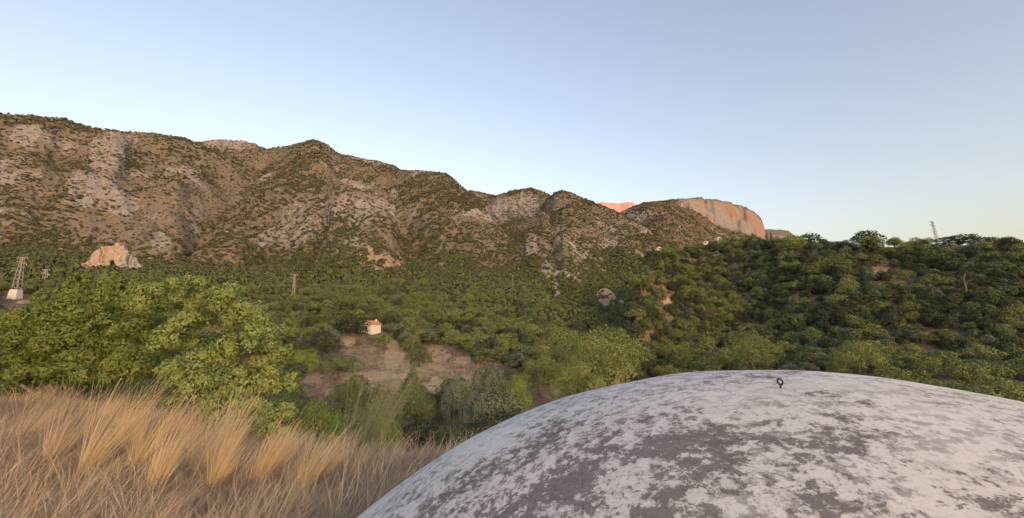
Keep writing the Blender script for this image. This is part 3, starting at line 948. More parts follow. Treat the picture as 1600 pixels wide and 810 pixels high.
kind[W_ & (u > .84 - .12 * nz1)] = 'pine'
B_ = ~W_
kind[B_ & (u > .42 - .4 * nz1) & ((gr > 125) | (u > .72))] = 'pine'
kind[B_ & (u > .68)] = 'oak_dark'
kind[B_ & (u > .84)] = 'olive'
upper = B_ & (py_ < 440 + 20 * nz2)
kind[upper & (u > .35) & (u < .8)] = 'bush'
v2 = rng.random(n)
kind[v2 < np.where(W_, .11, .10)] = 'dry'
kind[(v2 > np.where(W_, .95, .82)) & B_] = 'bush'
kind[(v2 > .95) & B_] = 'bush_pale'
kind[(v2 > .975) & B_] = 'bush_bright'
H = np.array([{'pine': 6.4, 'oak': 5.4, 'oak_dark': 5.4, 'olive': 4.6, 'dry': 2.6, 'bush': 2.2, 'bush_pale': 1.9, 'bush_bright': 2.0}[k] for k in kind]) * rng.uniform(.5, 1.0, n) ** .6 * rng.uniform(.8, 1.45, n)
H = H * np.where(W_, 1.12, 1) * np.where(W_ & (gm(prox, gx, gy) > .35), 1.3, 1) * np.where(gr > 300, .7, 1) * np.where((gr < 110) & B_, .72, 1) * np.where((own != iw) & (py_ < 430), .72, 1)
WD = rng.uniform(.85, 1.25, n)
VAR = rng.integers(0, 4, n); RZ = rng.uniform(0, 6.28, n)
LANDMARK = [(P(578, 520, 150), 'the small white house'), (P(617, 560, 100), 'the sandy terrace'), (P(520, 588, 92), 'the sandy track'), (P(457, 473, 223), 'the pylon on the bank'),
            (P(801, 464, 279), 'the wooden pole'), (P(945, 600, 100), 'the dark ravine'), (P(178, 424, 246), 'the cave rock'), (P(23, 466, 160), 'the pylon on a white block'),
            (P(945, 472, 306), 'the pale rock face'), (P(595, 412, 300), 'the ochre scar'), (P(770, 650, 46), 'the broad olive tree'), (P(870, 610, 48), 'the brown dry brush'), (P(487, 640, 21), 'the young pine')]
LANDMARK_W = [(P(1200, 372, 296), 'the two cypresses'), (P(1355, 380, 232), 'the tallest skyline tree'), (P(1462, 372, 235), 'the leaning pylon'), (P(1180, 520, 118), 'the lone flat-topped pine'),
              (P(1240, 590, 88), 'the light green tree'), (P(1345, 540, 105), 'the pale flat-topped pine'), (P(1110, 380, 315), 'the small white villas'), (P(950, 590, 110), 'the dark ravine'), (P(1560, 520, 120), 'the pale leaning trunk')]
LOOK = {'oak_dark': 'dark green oak', 'oak': 'mid green oak', 'pine': 'yellowish green pine', 'olive': 'grey-green olive tree', 'dry': 'brown half-bare shrub',
        'bush': 'low green shrub', 'bush_pale': 'low greyish shrub', 'bush_bright': 'low bright green shrub'}
def forest_label(i):
    k = kind[i]
    lm = LANDMARK_W if W_[i] else LANDMARK
    d = [math.hypot(gx[i] - p[0], gy[i] - p[1]) for p, _ in lm]
    b = int(np.argmin(d)); dz = gzz[i] - lm[b][0][2]
    rel = 'right beside' if d[b] < 9 else ('uphill from' if dz > 3 else ('downhill from' if dz < -3 else 'level with'))
    size = 'small' if hq[i] < .33 else ('tall' if hq[i] > .67 else 'middling')
    form = 'narrow' if WD[i] < .98 else ('spreading' if WD[i] > 1.12 else 'round')
    where = 'on the shaded hillside' if W_[i] else 'in the valley'
    txt = f"{size} {form} {LOOK[k]} {where}, {rel} {lm[b][1]}".replace(' half-bare', '').replace(' in the valley, right', ', right') if not W_[i] else f"{size} {form} hillside {LOOK[k]} {rel} {lm[b][1]}"
    return txt, f"{LOOK[k]}s {where}", d[b]
hq = np.argsort(np.argsort(H / np.array([{'dry': 2.6, 'bush': 2.2, 'bush_pale': 1.9, 'bush_bright': 2.0, 'olive': 4.6, 'pine': 6.4}.get(k, 5.4) for k in kind]))) / n
app = H / gr * ((px_ > -60) & (px_ < 1660) & ~hid_)
single = np.zeros(n, bool)
limits = {'pine_tree': 270, 'oak_tree': 280, 'olive_tree': 120, 'shrub': 200, 'dry_shrub': 120}
kn = np.array([KNAME[k] for k in kind])
for nm_, lim in limits.items():
    w_ = np.where(kn == nm_)[0]
    single[w_[np.argsort(-app[w_])][:lim]] = True
ORD = ('first second third fourth fifth sixth seventh eighth ninth tenth eleventh twelfth thirteenth fourteenth fifteenth sixteenth seventeenth eighteenth nineteenth twentieth').split()
sets = {}
for i in np.where(single)[0]:
    lab, grp, dist = forest_label(i)
    sets.setdefault(lab, []).append((dist, i, grp))
FL = {}
for lab, items in sets.items():
    items.sort()
    for k, (dist, i, grp) in enumerate(items):
        t_ = lab
        if len(items) > 1 and k < len(ORD):
            t_ = f'{lab}, {ORD[k]} nearest'
            while len(t_.split()) > 16 and (' in the valley,' in t_ or ' round' in t_):
                t_ = t_.replace(' in the valley,', '') if ' in the valley,' in t_ else t_.replace(' round', '')
        if len(t_.split()) > 16:
            t_ = t_.replace(' in the valley,', '')
        FL[i] = (t_, grp)
for i in np.where(single)[0]:
    k = kind[i]
    lab, grp = FL[i]
    plant(k, int(VAR[i]), bool(gr[i] < 75), float(gx[i]), float(gy[i]), float(H[i]), float(WD[i]), float(RZ[i]), lab, grp, float(gzz[i]),
          'shrub' if KSHAPE[k] in ('bush', 'dry') else 'tree')
rest = np.where(~single)[0]
pk = ['oak', 'oak_dark', 'pine', 'olive', 'dry', 'bush', 'bush_pale', 'bush_bright']
protos, pidx = [], {}
for k in pk:
    for v_ in range(3):
        pidx[(k, v_)] = len(protos); protos.append(proto_mesh(k, v_))
vi = np.array([pidx[(kind[i], int(VAR[i]) % 3)] for i in rest])
stuff('far_woodland', protos, np.stack([gx, gy, gzz - .15], -1)[rest], RZ[rest], np.stack([H * WD, H * WD, H], -1)[rest], vi,
      'mass of smaller, farther evergreen trees covering the lower slopes')
print('trees', n, 'single', int(single.sum()))

# ------------------------------------------------------------------ low scrub and loose rocks of the bare mountain
def scatter_cells(cell, r0, r1, half=55):
    a, b = np.meshgrid(np.arange(-r1, r1, cell), np.arange(0, r1, cell))
    a = a.ravel() + rng.uniform(-.5, .5, a.size) * cell
    b = b.ravel() + rng.uniform(-.5, .5, b.size) * cell
    r = np.hypot(a, b)
    k = (r > r0) & (r < r1) & (np.abs(np.arctan2(a, b)) < R_(half))
    return a[k], b[k]

def scrub_mesh(seed, mat='scrub'):
    r = np.random.default_rng(seed)
    L = [((r.uniform(-.45, .45), r.uniform(-.45, .45), r.uniform(.15, .4)), (r.uniform(.4, .6), r.uniform(.4, .6), r.uniform(.32, .5))) for _ in range(4)]
    pt, nm = lobe_points(L, 26, .3, -.2, r)
    v, f, sn = leaf_quads(pt, nm, .19, .65, .6, r, True)
    return mesh_np('scrub', v, f, [M[mat]], nrm=sn)

A, B = [], []
for cell, r0, r1 in ((2.3, 200, 480), (2.8, 480, 900), (4.0, 900, 1600)):
    a, b = scatter_cells(cell, r0, r1)
    A.append(a); B.append(b)
A, B = np.concatenate(A), np.concatenate(B)
Zs = gz(A, B); rs = np.hypot(A, B)
sp_, so_, sr_, sdirt, scl_ = gm(SEEN, A, B), gm(owner, A, B), gm(rock, A, B), gm(dirt, A, B), gm(cliff, A, B)
px1, py1 = project(A, B, Zs)
cl = fbm(A / 42, B / 42, 4, 301) + .6 * fbm(A / 150, B / 150, 2, 305)
pr = np.clip(.74 + .6 * cl + .35 * gm(prox, A, B), .1, .97) * (1 - .62 * sr_) * (1 - .85 * sdirt) * (1 - scl_)
pr = pr * np.where(so_ == iw, 0, 1) * (sp_ > -5 / rs) * (px1 > -60) * (px1 < 1660)
pl = list(HILLS).index('plateau') + 1
pr = np.where(so_ == pl, np.maximum(pr, .97 * (scl_ < .05) * (sp_ > -5 / rs)), pr)
pr = pr * ~((px1 < 66) & (px1 > -20) & (rs < 262))
ks = rng.random(len(A)) < pr
A, B, Zs, rs, so_, py1 = A[ks], B[ks], Zs[ks], rs[ks], so_[ks], py1[ks]
S = .88 * rng.uniform(.35, 1.5, len(A)) ** 1.6 * (1 + .5 * np.clip(fbm(A / 60, B / 60, 2, 333), -1, 1)) * 1.1 * np.where(rs > 900, 1.7, np.where(rs > 480, 1.4, 1.25)) * (1 + .7 * ss(350, 440, py1))
stuff('mountain_scrub', [scrub_mesh(900 + i) for i in range(6)] + [scrub_mesh(920 + i, 'scrub_green') for i in range(4)], np.stack([A, B, Zs - .1], -1), rng.uniform(0, 6.28, len(A)),
      np.stack([S, S, S * rng.uniform(.9, 1.7, len(A))], -1), np.where(rng.random(len(A)) < .18 + .7 * ss(320, 430, py1) + .3 * fbm(A / 90, B / 90, 2, 371), rng.integers(6, 10, len(A)), rng.integers(0, 6, len(A))), 'low olive-brown scrub dotted over the bare mountain')
print('scrub', len(A))

def rock_mesh(seed, mat, sub=2, flat=.7):
    import bmesh
    bm = bmesh.new(); bmesh.ops.create_icosphere(bm, subdivisions=sub, radius=1)
    v = np.array([q.co[:] for q in bm.verts]); f = np.array([[l.index for l in q.verts] for q in bm.faces])
    bm.free()
    r = np.random.default_rng(seed)
    for _ in range(9):            # flat broken faces
        d = unit(r.normal(0, 1, 3)); c_ = r.uniform(.45, .8)
        o = v @ d - c_
        v = v - np.clip(o, 0, None)[:, None] * d
    v = v * (1 + noise3(v, 2.5, seed)[:, None] * .12) * np.array([r.uniform(.9, 1.4), r.uniform(.8, 1.1), flat])
    return mesh_np('rock', v, f, [mat])

m = new_mat('limestone'); M['limestone'] = m; t = NT(m)
ge = t.n('NewGeometry'); oi = t.n('ObjectInfo')
n2 = t.noise(ge.outputs['Position'], .5, 6, .65)
c = t.mix(t.ramp(n2, .3, .7), (.20, .175, .15), (.38, .345, .30))
c = t.mix(t.math('MULTIPLY', oi.outputs['Random'], .5), c, (.33, .25, .18))
t.principled(c, .95, n2, .5, .3, spec=.1)
A, B = scatter_cells(5.5, 230, 1150)
Zs = gz(A, B); rs = np.hypot(A, B)
sp_, so_, sr_ = gm(SEEN, A, B), gm(owner, A, B), gm(rock, A, B)
pr = np.where(so_ == iw, 0, .06 + .55 * ss(.3, .8, sr_)) * (sp_ > -3 / rs)
ks = rng.random(len(A)) < pr
A, B, Zs, rs = A[ks], B[ks], Zs[ks], rs[ks]
S = rng.uniform(.5, 1.6, len(A)) ** 2 * np.where(rs > 600, 1.5, 1.0)
stuff('mountain_rocks', [rock_mesh(40 + i, M['limestone'], 2, .75) for i in range(6)], np.stack([A, B, Zs - .1], -1), rng.uniform(0, 6.28, len(A)), S, rng.integers(0, 6, len(A)),
      'grey limestone rocks strewn over the bare mountain')

# ------------------------------------------------------------------ cave rock
m = new_mat('ochre_limestone'); M['caverock'] = m; t = NT(m)
tc = t.n('TexCoord'); ob = tc.outputs['Object']
n1 = t.noise(ob, .16, 5, .6); n2 = t.noise(t.mapping(ob, (1, 1, .45)), .7, 7, .7); n3 = t.noise(ob, 3, 4, .6)
c = t.mix(t.ramp(n2, .3, .7), (.40, .315, .235), (.54, .47, .385))
c = t.mix(t.math('MULTIPLY', t.ramp(n1, .50, .62), .75), c, (.46, .285, .17))
c = t.mix(t.ramp(n2, .53, .64), c, (.25, .215, .185))
c = t.mix(t.ramp(t.noise(ob, .1, 3, .5), .48, .56), c, t.mix(t.ramp(n2, .35, .6), (.52, .49, .45), (.30, .28, .26)))
c = t.mix(t.ramp(n3, .55, .75), c, (.40, .34, .28))
t.principled(c, .95, n2, .8, .6, spec=.1)
import bmesh
bm = bmesh.new(); bmesh.ops.create_icosphere(bm, subdivisions=6, radius=1)
v = np.array([q.co[:] for q in bm.verts]); f = np.array([[l.index for l in q.verts] for q in bm.faces]); bm.free()
r8 = np.random.default_rng(88)
for _ in range(22):
    d = unit(r8.normal(0, 1, 3) * np.array([1, 1, .8])); o = v @ d - r8.uniform(.62, .9)
    v = v - np.clip(o, 0, None)[:, None] * d * .9
# the two blocks of the rock: broad left mass and a peaked right one with a cleft between
base = v.copy()
prof = np.interp(base[:, 0], [-1, -.75, -.45, -.1, .25, .38, .46, .6, .8, 1], [.32, .62, 1.0, .95, .82, .66, .92, .78, .58, .3])
v[:, 2] = np.where(v[:, 2] > 0, v[:, 2] * prof, v[:, 2])
v = v * (1 + (np.abs(noise3(base, 2.6, 41)) * .22 - .08 + np.abs(noise3(base, 6.5, 43)) * .17 + noise3(base, 15, 47) * .06)[:, None])
lowr = np.where(base[:, 2] < 0, 1 / np.maximum(np.sqrt(np.clip(1 - base[:, 2] ** 2, 0, 1)), .4), 1)
v[:, :2] *= lowr[:, None]
def dent(cx, cz, rx, rz_, depth, pw=2):
    g = np.exp(-(((base[:, 0] - cx) / rx) ** 2 + ((base[:, 2] - cz) / rz_) ** 2) ** pw) * (base[:, 1] < 0)
    v[:, 1] += g * depth
dent(-.08, .25, .055, .13, 1.1, 5); dent(.0, .16, .05, .07, .9, 5); dent(-.34, .25, .05, .3, .25); dent(.40, .5, .035, .5, .3); dent(-.45, .6, .03, .4, .2)
x, y, z = at_ground(178, 246)
wpx = 92 / F * 246
zb = P(178, 424, 246)[2]; zt = P(178, 376, 246)[2]
v = v * np.array([wpx / 2 * .80, 8.5, (zt - zb) * .92])
o = link('cave_rock', mesh_np('cave_rock', v, f, [M['caverock']]), None, (x, y, zb), (0, 0, .74))
tag(o, 'pale ochre limestone outcrop with a dark cave mouth among the trees', 'rock')

# pale rock face at the mouth of the gully
for (px, pyt, pyb, wpx, D, rx, lab) in ((945, 463, 484, 20, 306, .35, 'pale cream rock face at the mouth of the dry gully'), (970, 466, 475, 9, 312, .2, 'small pale rock beside the cream rock face')):
    rm = rock_mesh(70 + px, M['limestone'], 3, 1.0)
    hh = (P(px, pyt, D)[2] - P(px, pyb, D)[2])
    o = link('rock_face', rm, None, P(px, (pyt + pyb) / 2 + 2, D), (0, rx, .4), (wpx / F * D / 2.4, 4, hh * .62))
    tag(o, lab, 'rock')

# ------------------------------------------------------------------ white house and villas
M['white_wall'] = plain_mat('white_wall', (.70, .68, .64), (.80, .78, .75), 1.5, .9, .1)
M['tile'] = plain_mat('clay_tile', (.42, .20, .12), (.55, .31, .20), 3, .9, .3)
M['dark_glass'] = plain_mat('window_glass', (.02, .022, .025), (.04, .04, .045), 1, .2, 0)
M['wood'] = plain_mat('weathered_wood', (.17, .125, .085), (.25, .19, .13), 5)

def house(px, py_base, D, wx, wy, hw, hr, rz, label, name='white_house', door=True, sink=1.0):
    e = empty(name, P(px, py_base, D), rz)
    w_ = MB()
    a, b = wx / 2, wy / 2
    w_.add([(-a, -b, -sink), (a, -b, -sink), (a, b, -sink), (-a, b, -sink), (-a, -b, hw), (a, -b, hw), (a, b, hw), (-a, b, hw), (0, -b, hw + hr), (0, b, hw + hr)],
           [(0, 1, 5, 8, 4), (2, 3, 7, 9, 6), (1, 2, 6, 5), (3, 0, 4, 7), (3, 2, 1, 0)])
    link('wall', w_.mesh('wall', M['white_wall']), e)
    rf = MB(); ov = .3
    k = hr / a
    for s_ in (-1, 1):
        x0, z0 = s_ * (a + ov), hw - ov * k + .03
        v = [(x0, -b - ov, z0), (0, -b - ov, hw + hr + .03), (0, b + ov, hw + hr + .03), (x0, b + ov, z0)]
        v += [(p_[0], p_[1], p_[2] + .16) for p_ in v]
        rf.add(v, [(0, 1, 2, 3), (7, 6, 5, 4), (0, 4, 5, 1), (1, 5, 6, 2), (2, 6, 7, 3), (3, 7, 4, 0)])
    ro = link('roof', rf.mesh('roof', M['tile']), e)
    rid = MB().tube([(0, -b - ov, hw + hr + .18), (0, b + ov, hw + hr + .18)], .13, 8)
    link('ridge_tiles', rid.mesh('ridge_tiles', M['tile']), ro)
    nrow = max(3, int(wy / .45))
    tl = MB().tube([(-a - ov, 0, hw - ov * k + .21), (0, 0, hw + hr + .21)], .09, 6).mesh('tile_row', M['tile'])
    tr_ = MB().tube([(a + ov, 0, hw - ov * k + .21), (0, 0, hw + hr + .21)], .09, 6).mesh('tile_row', M['tile'])
    for i in range(nrow + 1):
        for q_ in (tl, tr_):
            link('tile_row', q_, ro, (0, -b - ov + .12 + i * (wy + 2 * ov - .24) / nrow, 0))
    for (wx_, wz_) in ((-.1 * wx, hw * .62),):
        fr = link('window', MB().box((wx_, -b - .02, wz_), (.95, .08, 1.15)).mesh('window', M['wood']), e)
        link('pane', MB().box((wx_, -b - .065, wz_), (.8, .03, 1.0)).mesh('pane', M['dark_glass']), fr)
        link('sill', MB().box((wx_, -b - .07, wz_ - .63), (1.15, .2, .1)).mesh('sill', M['white_wall']), fr)
    if door:
        link('door', MB().box((-a - .02, -b * .35, 1.0), (.08, 1.0, 2.0)).mesh('door', M['wood']), e)
        link('chimney', MB().box((.5, b * .5, hw + hr * .8 + .35), (.5, .5, 1.1)).mesh('chimney', M['white_wall']), e)
    tag(e, label, 'house')
    return e
house(581, 521, 150, 3.6, 5.0, 3.2, 1.1, -.42, 'small white house with clay tile roof among the trees')
an = empty('annex', P(566, 521, 151), -.42)
link('wall', MB().box((0, 0, .7), (2.4, 2.6, 3.0)).mesh('wall', M['white_wall']), an)
link('roof', MB().box((0, 0, 2.28), (2.7, 2.9, .16)).mesh('roof', M['tile']), an)
tag(an, 'low flat-roofed white annex beside the small white house', 'outbuilding')
for (px, pyb, D, s_, rz, lab) in ((1122, 377, 318, 1.0, .3, 'tiny white villa at the top edge of the wooded hillside'), (1103, 382, 318, .8, -.4, 'smaller white villa below the tiny white villa in the woods'),
                                  (1029, 392, 300, .9, .2, 'little pale hut where the wood meets the bare spur')):
    h_ = house(px, pyb, D, 4.2 * s_, 3.4 * s_, 2.4 * s_, .7 * s_, rz, lab, 'white_villa', False, 3.0)

# ------------------------------------------------------------------ pylons and poles
M['steel'] = plain_mat('galvanised_steel', (.36, .36, .35), (.48, .47, .45), 3, .6, .05)
M['concrete'] = plain_mat('white_concrete', (.62, .60, .57), (.74, .72, .69), 1.2, .9)

def pylon(px, pyb, pyt, D, label, wb=1.5, wt=.55, block=0.0, lean=(0, 0), rz=0.3, thick=.09):
    b = P(px, pyb, D); top = P(px, pyt, D)[2]
    hh = top - b[2]
    e = empty('pylon', b, rz)
    e.rotation_euler = (lean[0], lean[1], rz)
    z0 = 0.0
    if block:
        z0 = block
        mb = MB()
        v = [(-wb * .85, -wb * .85, -1), (wb * .85, -wb * .85, -1), (wb * .85, wb * .85, -1), (-wb * .85, wb * .85, -1)]
        v += [(p_[0] * .78, p_[1] * .78, block) for p_ in v]
        mb.add(v, [(3, 2, 1, 0), (4, 5, 6, 7), (0, 1, 5, 4), (1, 2, 6, 5), (2, 3, 7, 6), (3, 0, 4, 7)])
        link('base_block', mb.mesh('base_block', M['concrete']), e)['label'] = 'white concrete base block'
    W_at = lambda z: (wb + (wt - wb) * (z - z0) / (hh - z0)) / 2
    for sx in (-1, 1):
        for sy in (-1, 1):
            link('leg', MB().tube([(sx * W_at(z0), sy * W_at(z0), z0 - (0 if block else 1)), (sx * wt / 2, sy * wt / 2, hh)], thick, 4).mesh('leg', M['steel']), e)
    br = MB(); nb = max(5, int((hh - z0) / 1.6))
    for i in range(nb):
        za, zb_ = z0 + (hh - z0) * i / nb, z0 + (hh - z0) * (i + 1) / nb
        wa, wb2 = W_at(za), W_at(zb_)
        s_ = 1 if i % 2 else -1
        for (p_, q_) in (((-s_ * wa, -wa, za), (s_ * wb2, -wb2, zb_)), ((-s_ * wa, wa, za), (s_ * wb2, wb2, zb_)), ((-wa, -s_ * wa, za), (-wb2, s_ * wb2, zb_)), ((wa, -s_ * wa, za), (wb2, s_ * wb2, zb_))):
            br.tube([p_, q_], thick * .6, 4)
    link('lattice', br.mesh('lattice', M['steel']), e)
    for zc, xl, xr in ((hh - .1, -1.5, 1.5), (hh - 1.7, -1.6, .2), (hh - 2.6, -.2, 1.7)):
        a_ = link('crossarm', MB().tube([(xl, 0, zc), (xr, 0, zc)], thick * 1.1, 4).mesh('crossarm', M['steel']), e)
        for xx in (xl, xr):
            if abs(xx) > 1:
                link('insulator', MB().tube([(xx, 0, zc), (xx, 0, zc - .25), (xx, 0, zc - .5)], [.05, .11, .06], 6).mesh('insulator', M['concrete']), a_)
    tag(e, label, 'pylon')
    return e
pylon(23, 466, 402, 160, 'steel lattice pylon standing on a white concrete block', 1.8, .7, 3.3, (0, .01), .2, .10)
pylon(68, 446, 421, 190, 'short lattice pylon just showing over the big green bush', 1.6, .7, 0, (0, 0), .1, .12)
pylon(144, 460, 430, 178, 'lattice pylon mast half hidden behind the big green bush', 1.4, .6, 0, (0, 0), .5, .11)
pylon(457, 473, 429, 220, 'slim lattice pylon on the pale sandy bank', 1.5, .55, 0, (0, 0), .3, .09)
pylon(1466, 383, 346, 219, 'leaning lattice pylon sticking up over the wooded skyline', 1.1, .6, 0, (0, -.13), .15, .09)

def pole(px, pyb, pyt, D, label, r0=.16):
    b = P(px, pyb, D); hh = P(px, pyt, D)[2] - b[2]
    e = empty('utility_pole', b, .3)
    link('shaft', MB().tube([(0, 0, -1), (0, 0, hh * .5), (0, 0, hh)], [r0 * 1.15, r0, r0 * .8], 8).mesh('shaft', M['pale_bark'], True), e)
    a_ = link('crossarm', MB().box((0, 0, hh - .4), (1.7, .12, .14)).mesh('crossarm', M['pale_bark']), e)
    for xx in (-.75, 0, .75):
        link('insulator', MB().tube([(xx, 0, hh - .33), (xx, 0, hh - .2), (xx, 0, hh - .08)], [.04, .09, .05], 6).mesh('insulator', M['concrete']), a_)
    tag(e, label, 'pole')
pole(801, 464, 430, 279, 'tall pale utility pole among the pines below the mountain', .20)
pole(423, 512, 487, 142, 'thin pole beside the big green bush', .08)

# ------------------------------------------------------------------ big bushes at the edge of the grass
def big_bush(name, lobes_px, base, mat, leaf, dens, label, seed, stems, thin=None, clump=.5):
    r = np.random.default_rng(seed)
    b = np.array([base[0], base[1], float(gz(base[0], base[1])[0])])
    L = []
    for (px, py, rp, D) in lobes_px:
        c_ = P(px, py, D) - b
        rad = rp / F * D
        L.append((c_, (rad * r.uniform(.9, 1.1), rad * r.uniform(.95, 1.25), rad * r.uniform(.85, 1.0))))
    # break each lobe into smaller sprays so that the outline is uneven
    L2 = []
    for c_, rad in L:
        L2.append((c_, tuple(np.array(rad) * .74)))
        for _ in range(9):
            d = unit(r.normal(0, 1, 3))
            if d[2] < -.6: d[2] *= -1
            q_ = r.uniform(.26, .44)
            L2.append((c_ + d * np.array(rad) * r.uniform(.62, .88), tuple(np.array(rad) * q_)))
    pt, nm = lobe_points(L2, dens, .55, -.8, r, clump)
    if thin is not None:
        tp = thin[0] - b
        dd = np.linalg.norm((pt - tp) / np.array([thin[1], 9, thin[1] * .8]), axis=1)
        kp = (dd > 1) | (r.random(len(pt)) < thin[2]); pt, nm = pt[kp], nm[kp]
    cv, cf, cn = leaf_quads(pt, nm, leaf, .46, .7, r, True)
    e = empty(name, b)
    link('foliage', mesh_np('foliage', cv, cf, [mat], nrm=cn), e)
    for k in range(stems):
        a = r.uniform(0, 6.28)
        st_ = np.array([math.cos(a) * .3, math.sin(a) * .3, -.25])
        tgt = L[int(r.integers(0, len(L)))][0]
        mb = MB()
        p1 = st_ * .6 + tgt * .4 + np.array([0, 0, .1]); 
        mb.tube([st_, p1, tgt], [.085, .055, .022], 6, False)
        for _ in range(5):
            q0 = p1 + (tgt - p1) * r.uniform(.1, .9)
            q1 = q0 + unit(r.normal(0, 1, 3) + np.array([0, 0, .6])) * r.uniform(.5, 1.0)
            mb.tube([q0, (q0 + q1) / 2 + r.normal(0, .05, 3), q1], [.022, .014, .006], 4, False)
        link('stem', mb.mesh('stem', M['pale_bark'], True), e)
    tag(e, label, 'bush')
    print(name, len(cf))
    return e
A_L = [(-80, 540, 50, 17.5), (-10, 528, 46, 17), (-40, 560, 50, 17), (25, 535, 32, 17), (85, 490, 36, 17), (125, 462, 40, 16.5), (180, 464, 40, 16), (225, 470, 36, 15.5), (15, 545, 48, 16.5), (75, 535, 50, 16), (135, 525, 50, 15.5),
       (195, 525, 48, 15), (60, 580, 36, 15.6), (115, 580, 38, 15.2), (165, 578, 38, 14.8), (215, 575, 36, 14.4), (235, 520, 30, 15)]
big_bush('mastic_bush', A_L, (P(110, 590, 15.5)[0], 15.6), M['bushleaf'], .052, 620, 'dense dark green leafy bush, the wider one behind the dry grass', 31, 9, None, .55)
B_L = [(262, 465, 40, 13.6), (310, 462, 34, 13.4), (352, 474, 34, 13.2), (388, 492, 30, 13), (415, 520, 28, 12.8), (300, 500, 30, 13.2), (265, 530, 36, 12.8), (350, 556, 36, 12.6), (405, 562, 34, 12.4), (435, 555, 22, 12.6),
       (430, 600, 30, 12.2), (380, 610, 38, 12), (325, 600, 40, 12), (285, 585, 34, 12.2), (350, 645, 30, 11.4), (400, 655, 34, 11.4), (435, 650, 26, 11.6), (300, 625, 26, 11.6), (420, 690, 26, 11.2)]
big_bush('mastic_bush', B_L, (P(350, 640, 12)[0], 12.2), M['bushleaf2'], .046, 700, 'lighter yellow-green open bush with pale branches showing, sloping down the bank', 32, 12, (P(325, 521, 13), .55, .12), .42)

# ------------------------------------------------------------------ dry grass
def grass_mat(name, c1, c2, c3, trans=.3):
    return leaf_mat(name, c1, c2, c3, trans, .8)
M['thatch'] = grass_mat('grass_thatch', (0.360, 0.286, 0.205), (0.456, 0.362, 0.265), (0.572, 0.464, 0.346))
M['straw'] = grass_mat('grass_straw', (0.615, 0.497, 0.335), (0.700, 0.572, 0.400), (0.784, 0.670, 0.497))
M['gold'] = grass_mat('grass_gold', (.80, .62, .36), (.84, .67, .41), (.88, .75, .52), .4)
M['weed'] = grass_mat('dead_weed', (0.318, 0.270, 0.221), (0.403, 0.340, 0.281), (0.530, 0.459, 0.383))
M['plume'] = grass_mat('green_plume', (0.306, 0.344, 0.178), (0.357, 0.391, 0.212), (0.459, 0.484, 0.297), .35)

def blades(n, h, spread, lean, width, r, curl=.25, seg_=4, bias=(0, 0), hvar=.3, fan=.35):
    """ribbons rising from a tuft: arrays of verts and quads"""
    a = r.uniform(0, 6.283, n); q_ = np.sqrt(r.random(n)) * spread
    bx, by = np.cos(a) * q_, np.sin(a) * q_
    hh = h * (1 + r.normal(0, hvar, n)).clip(.35, 1.7)
    dx = np.cos(a) * fan * r.random(n) + r.normal(0, fan * .45, n) + bias[0]
    dy = np.sin(a) * fan * r.random(n) + r.normal(0, fan * .45, n) + bias[1]
    yw = r.uniform(0, 6.283, n)
    wx, wy = np.cos(yw), np.sin(yw)
    V_ = []
    for s_ in range(seg_ + 1):
        tt = s_ / seg_
        k = tt + curl * tt * tt
        wd = width * (1 - tt * .75) * (hh / h) ** .3
        x = bx + dx * hh * k; y = by + dy * hh * k
        z = hh * (tt - .22 * tt * tt * (np.abs(dx) + np.abs(dy)))
        V_.append(np.stack([x - wx * wd, y - wy * wd, z], -1)); V_.append(np.stack([x + wx * wd, y + wy * wd, z], -1))
    V_ = np.stack(V_, 1)                                          # n, 2(seg+1), 3
    base_i = (np.arange(n) * 2 * (seg_ + 1))[:, None]
    fs = []
    for s_ in range(seg_):
        o_ = 2 * s_
        fs.append(np.concatenate([base_i + o_, base_i + o_ + 1, base_i + o_ + 3, base_i + o_ + 2], 1))
    return V_.reshape(-1, 3), np.concatenate(fs)

gp = []
rg_ = np.random.default_rng(5)
for k in range(4):
    v, f = blades(60, .18, .22, 0, .0050, rg_, .9, 3, (.10, 0), .5, 1.1); gp.append(mesh_np('thatch_tuft', v, f, [M['thatch']]))
for k in range(4):
    v, f = blades(18, .42, .15, 0, .0044, rg_, .35, 4, (.22, .03), .4, .40); gp.append(mesh_np('straw_tuft', v, f, [M['straw']]))
for k in range(3):
    v, f = blades(40, .26, .16, 0, .0048, rg_, .3, 3, (.05, 0), .5, .9); gp.append(mesh_np('weed_tuft', v, f, [M['weed']]))
N_ = 19000
gr_ = np.sqrt(rng.uniform(3.2 ** 2, 23 ** 2, N_)); ga = rng.uniform(R_(-64), R_(14), N_)
ax_, ay_ = gr_ * np.sin(ga), gr_ * np.cos(ga)
edge_r = np.interp(np.degrees(ga), [-64, -53, -42, -32, -21, -10, 14], [37, 27.5, 17.2, 12.4, 10.0, 9.8, 9.8])
kp = (gr_ < edge_r + .5) & (np.hypot(ax_ - DC[0], ay_ - DC[1]) > 4.25)
ax_, ay_, gr_ = ax_[kp], ay_[kp], gr_[kp]
pn = fbm(ax_ / 1.6, ay_ / 1.6, 3, 401); pn2 = fbm(ax_ / .9, ay_ / .9, 2, 405)
u = rng.random(len(ax_))
vi = np.where(u < .60 + .3 * pn, rng.integers(0, 4, len(u)), np.where(u < .78 + .25 * pn2, rng.integers(4, 8, len(u)), rng.integers(8, 11, len(u))))
stuff('dry_grass', gp, np.stack([ax_, ay_, gz(ax_, ay_) - .02], -1), np.where((vi > 3) & (vi < 8), rng.uniform(-.8, .8, len(u)), rng.uniform(0, 6.28, len(u))), rng.uniform(.7, 1.45, len(u)) * (1 + .25 * pn), vi,
      'matted brown and straw-coloured dry grass beside the dome')

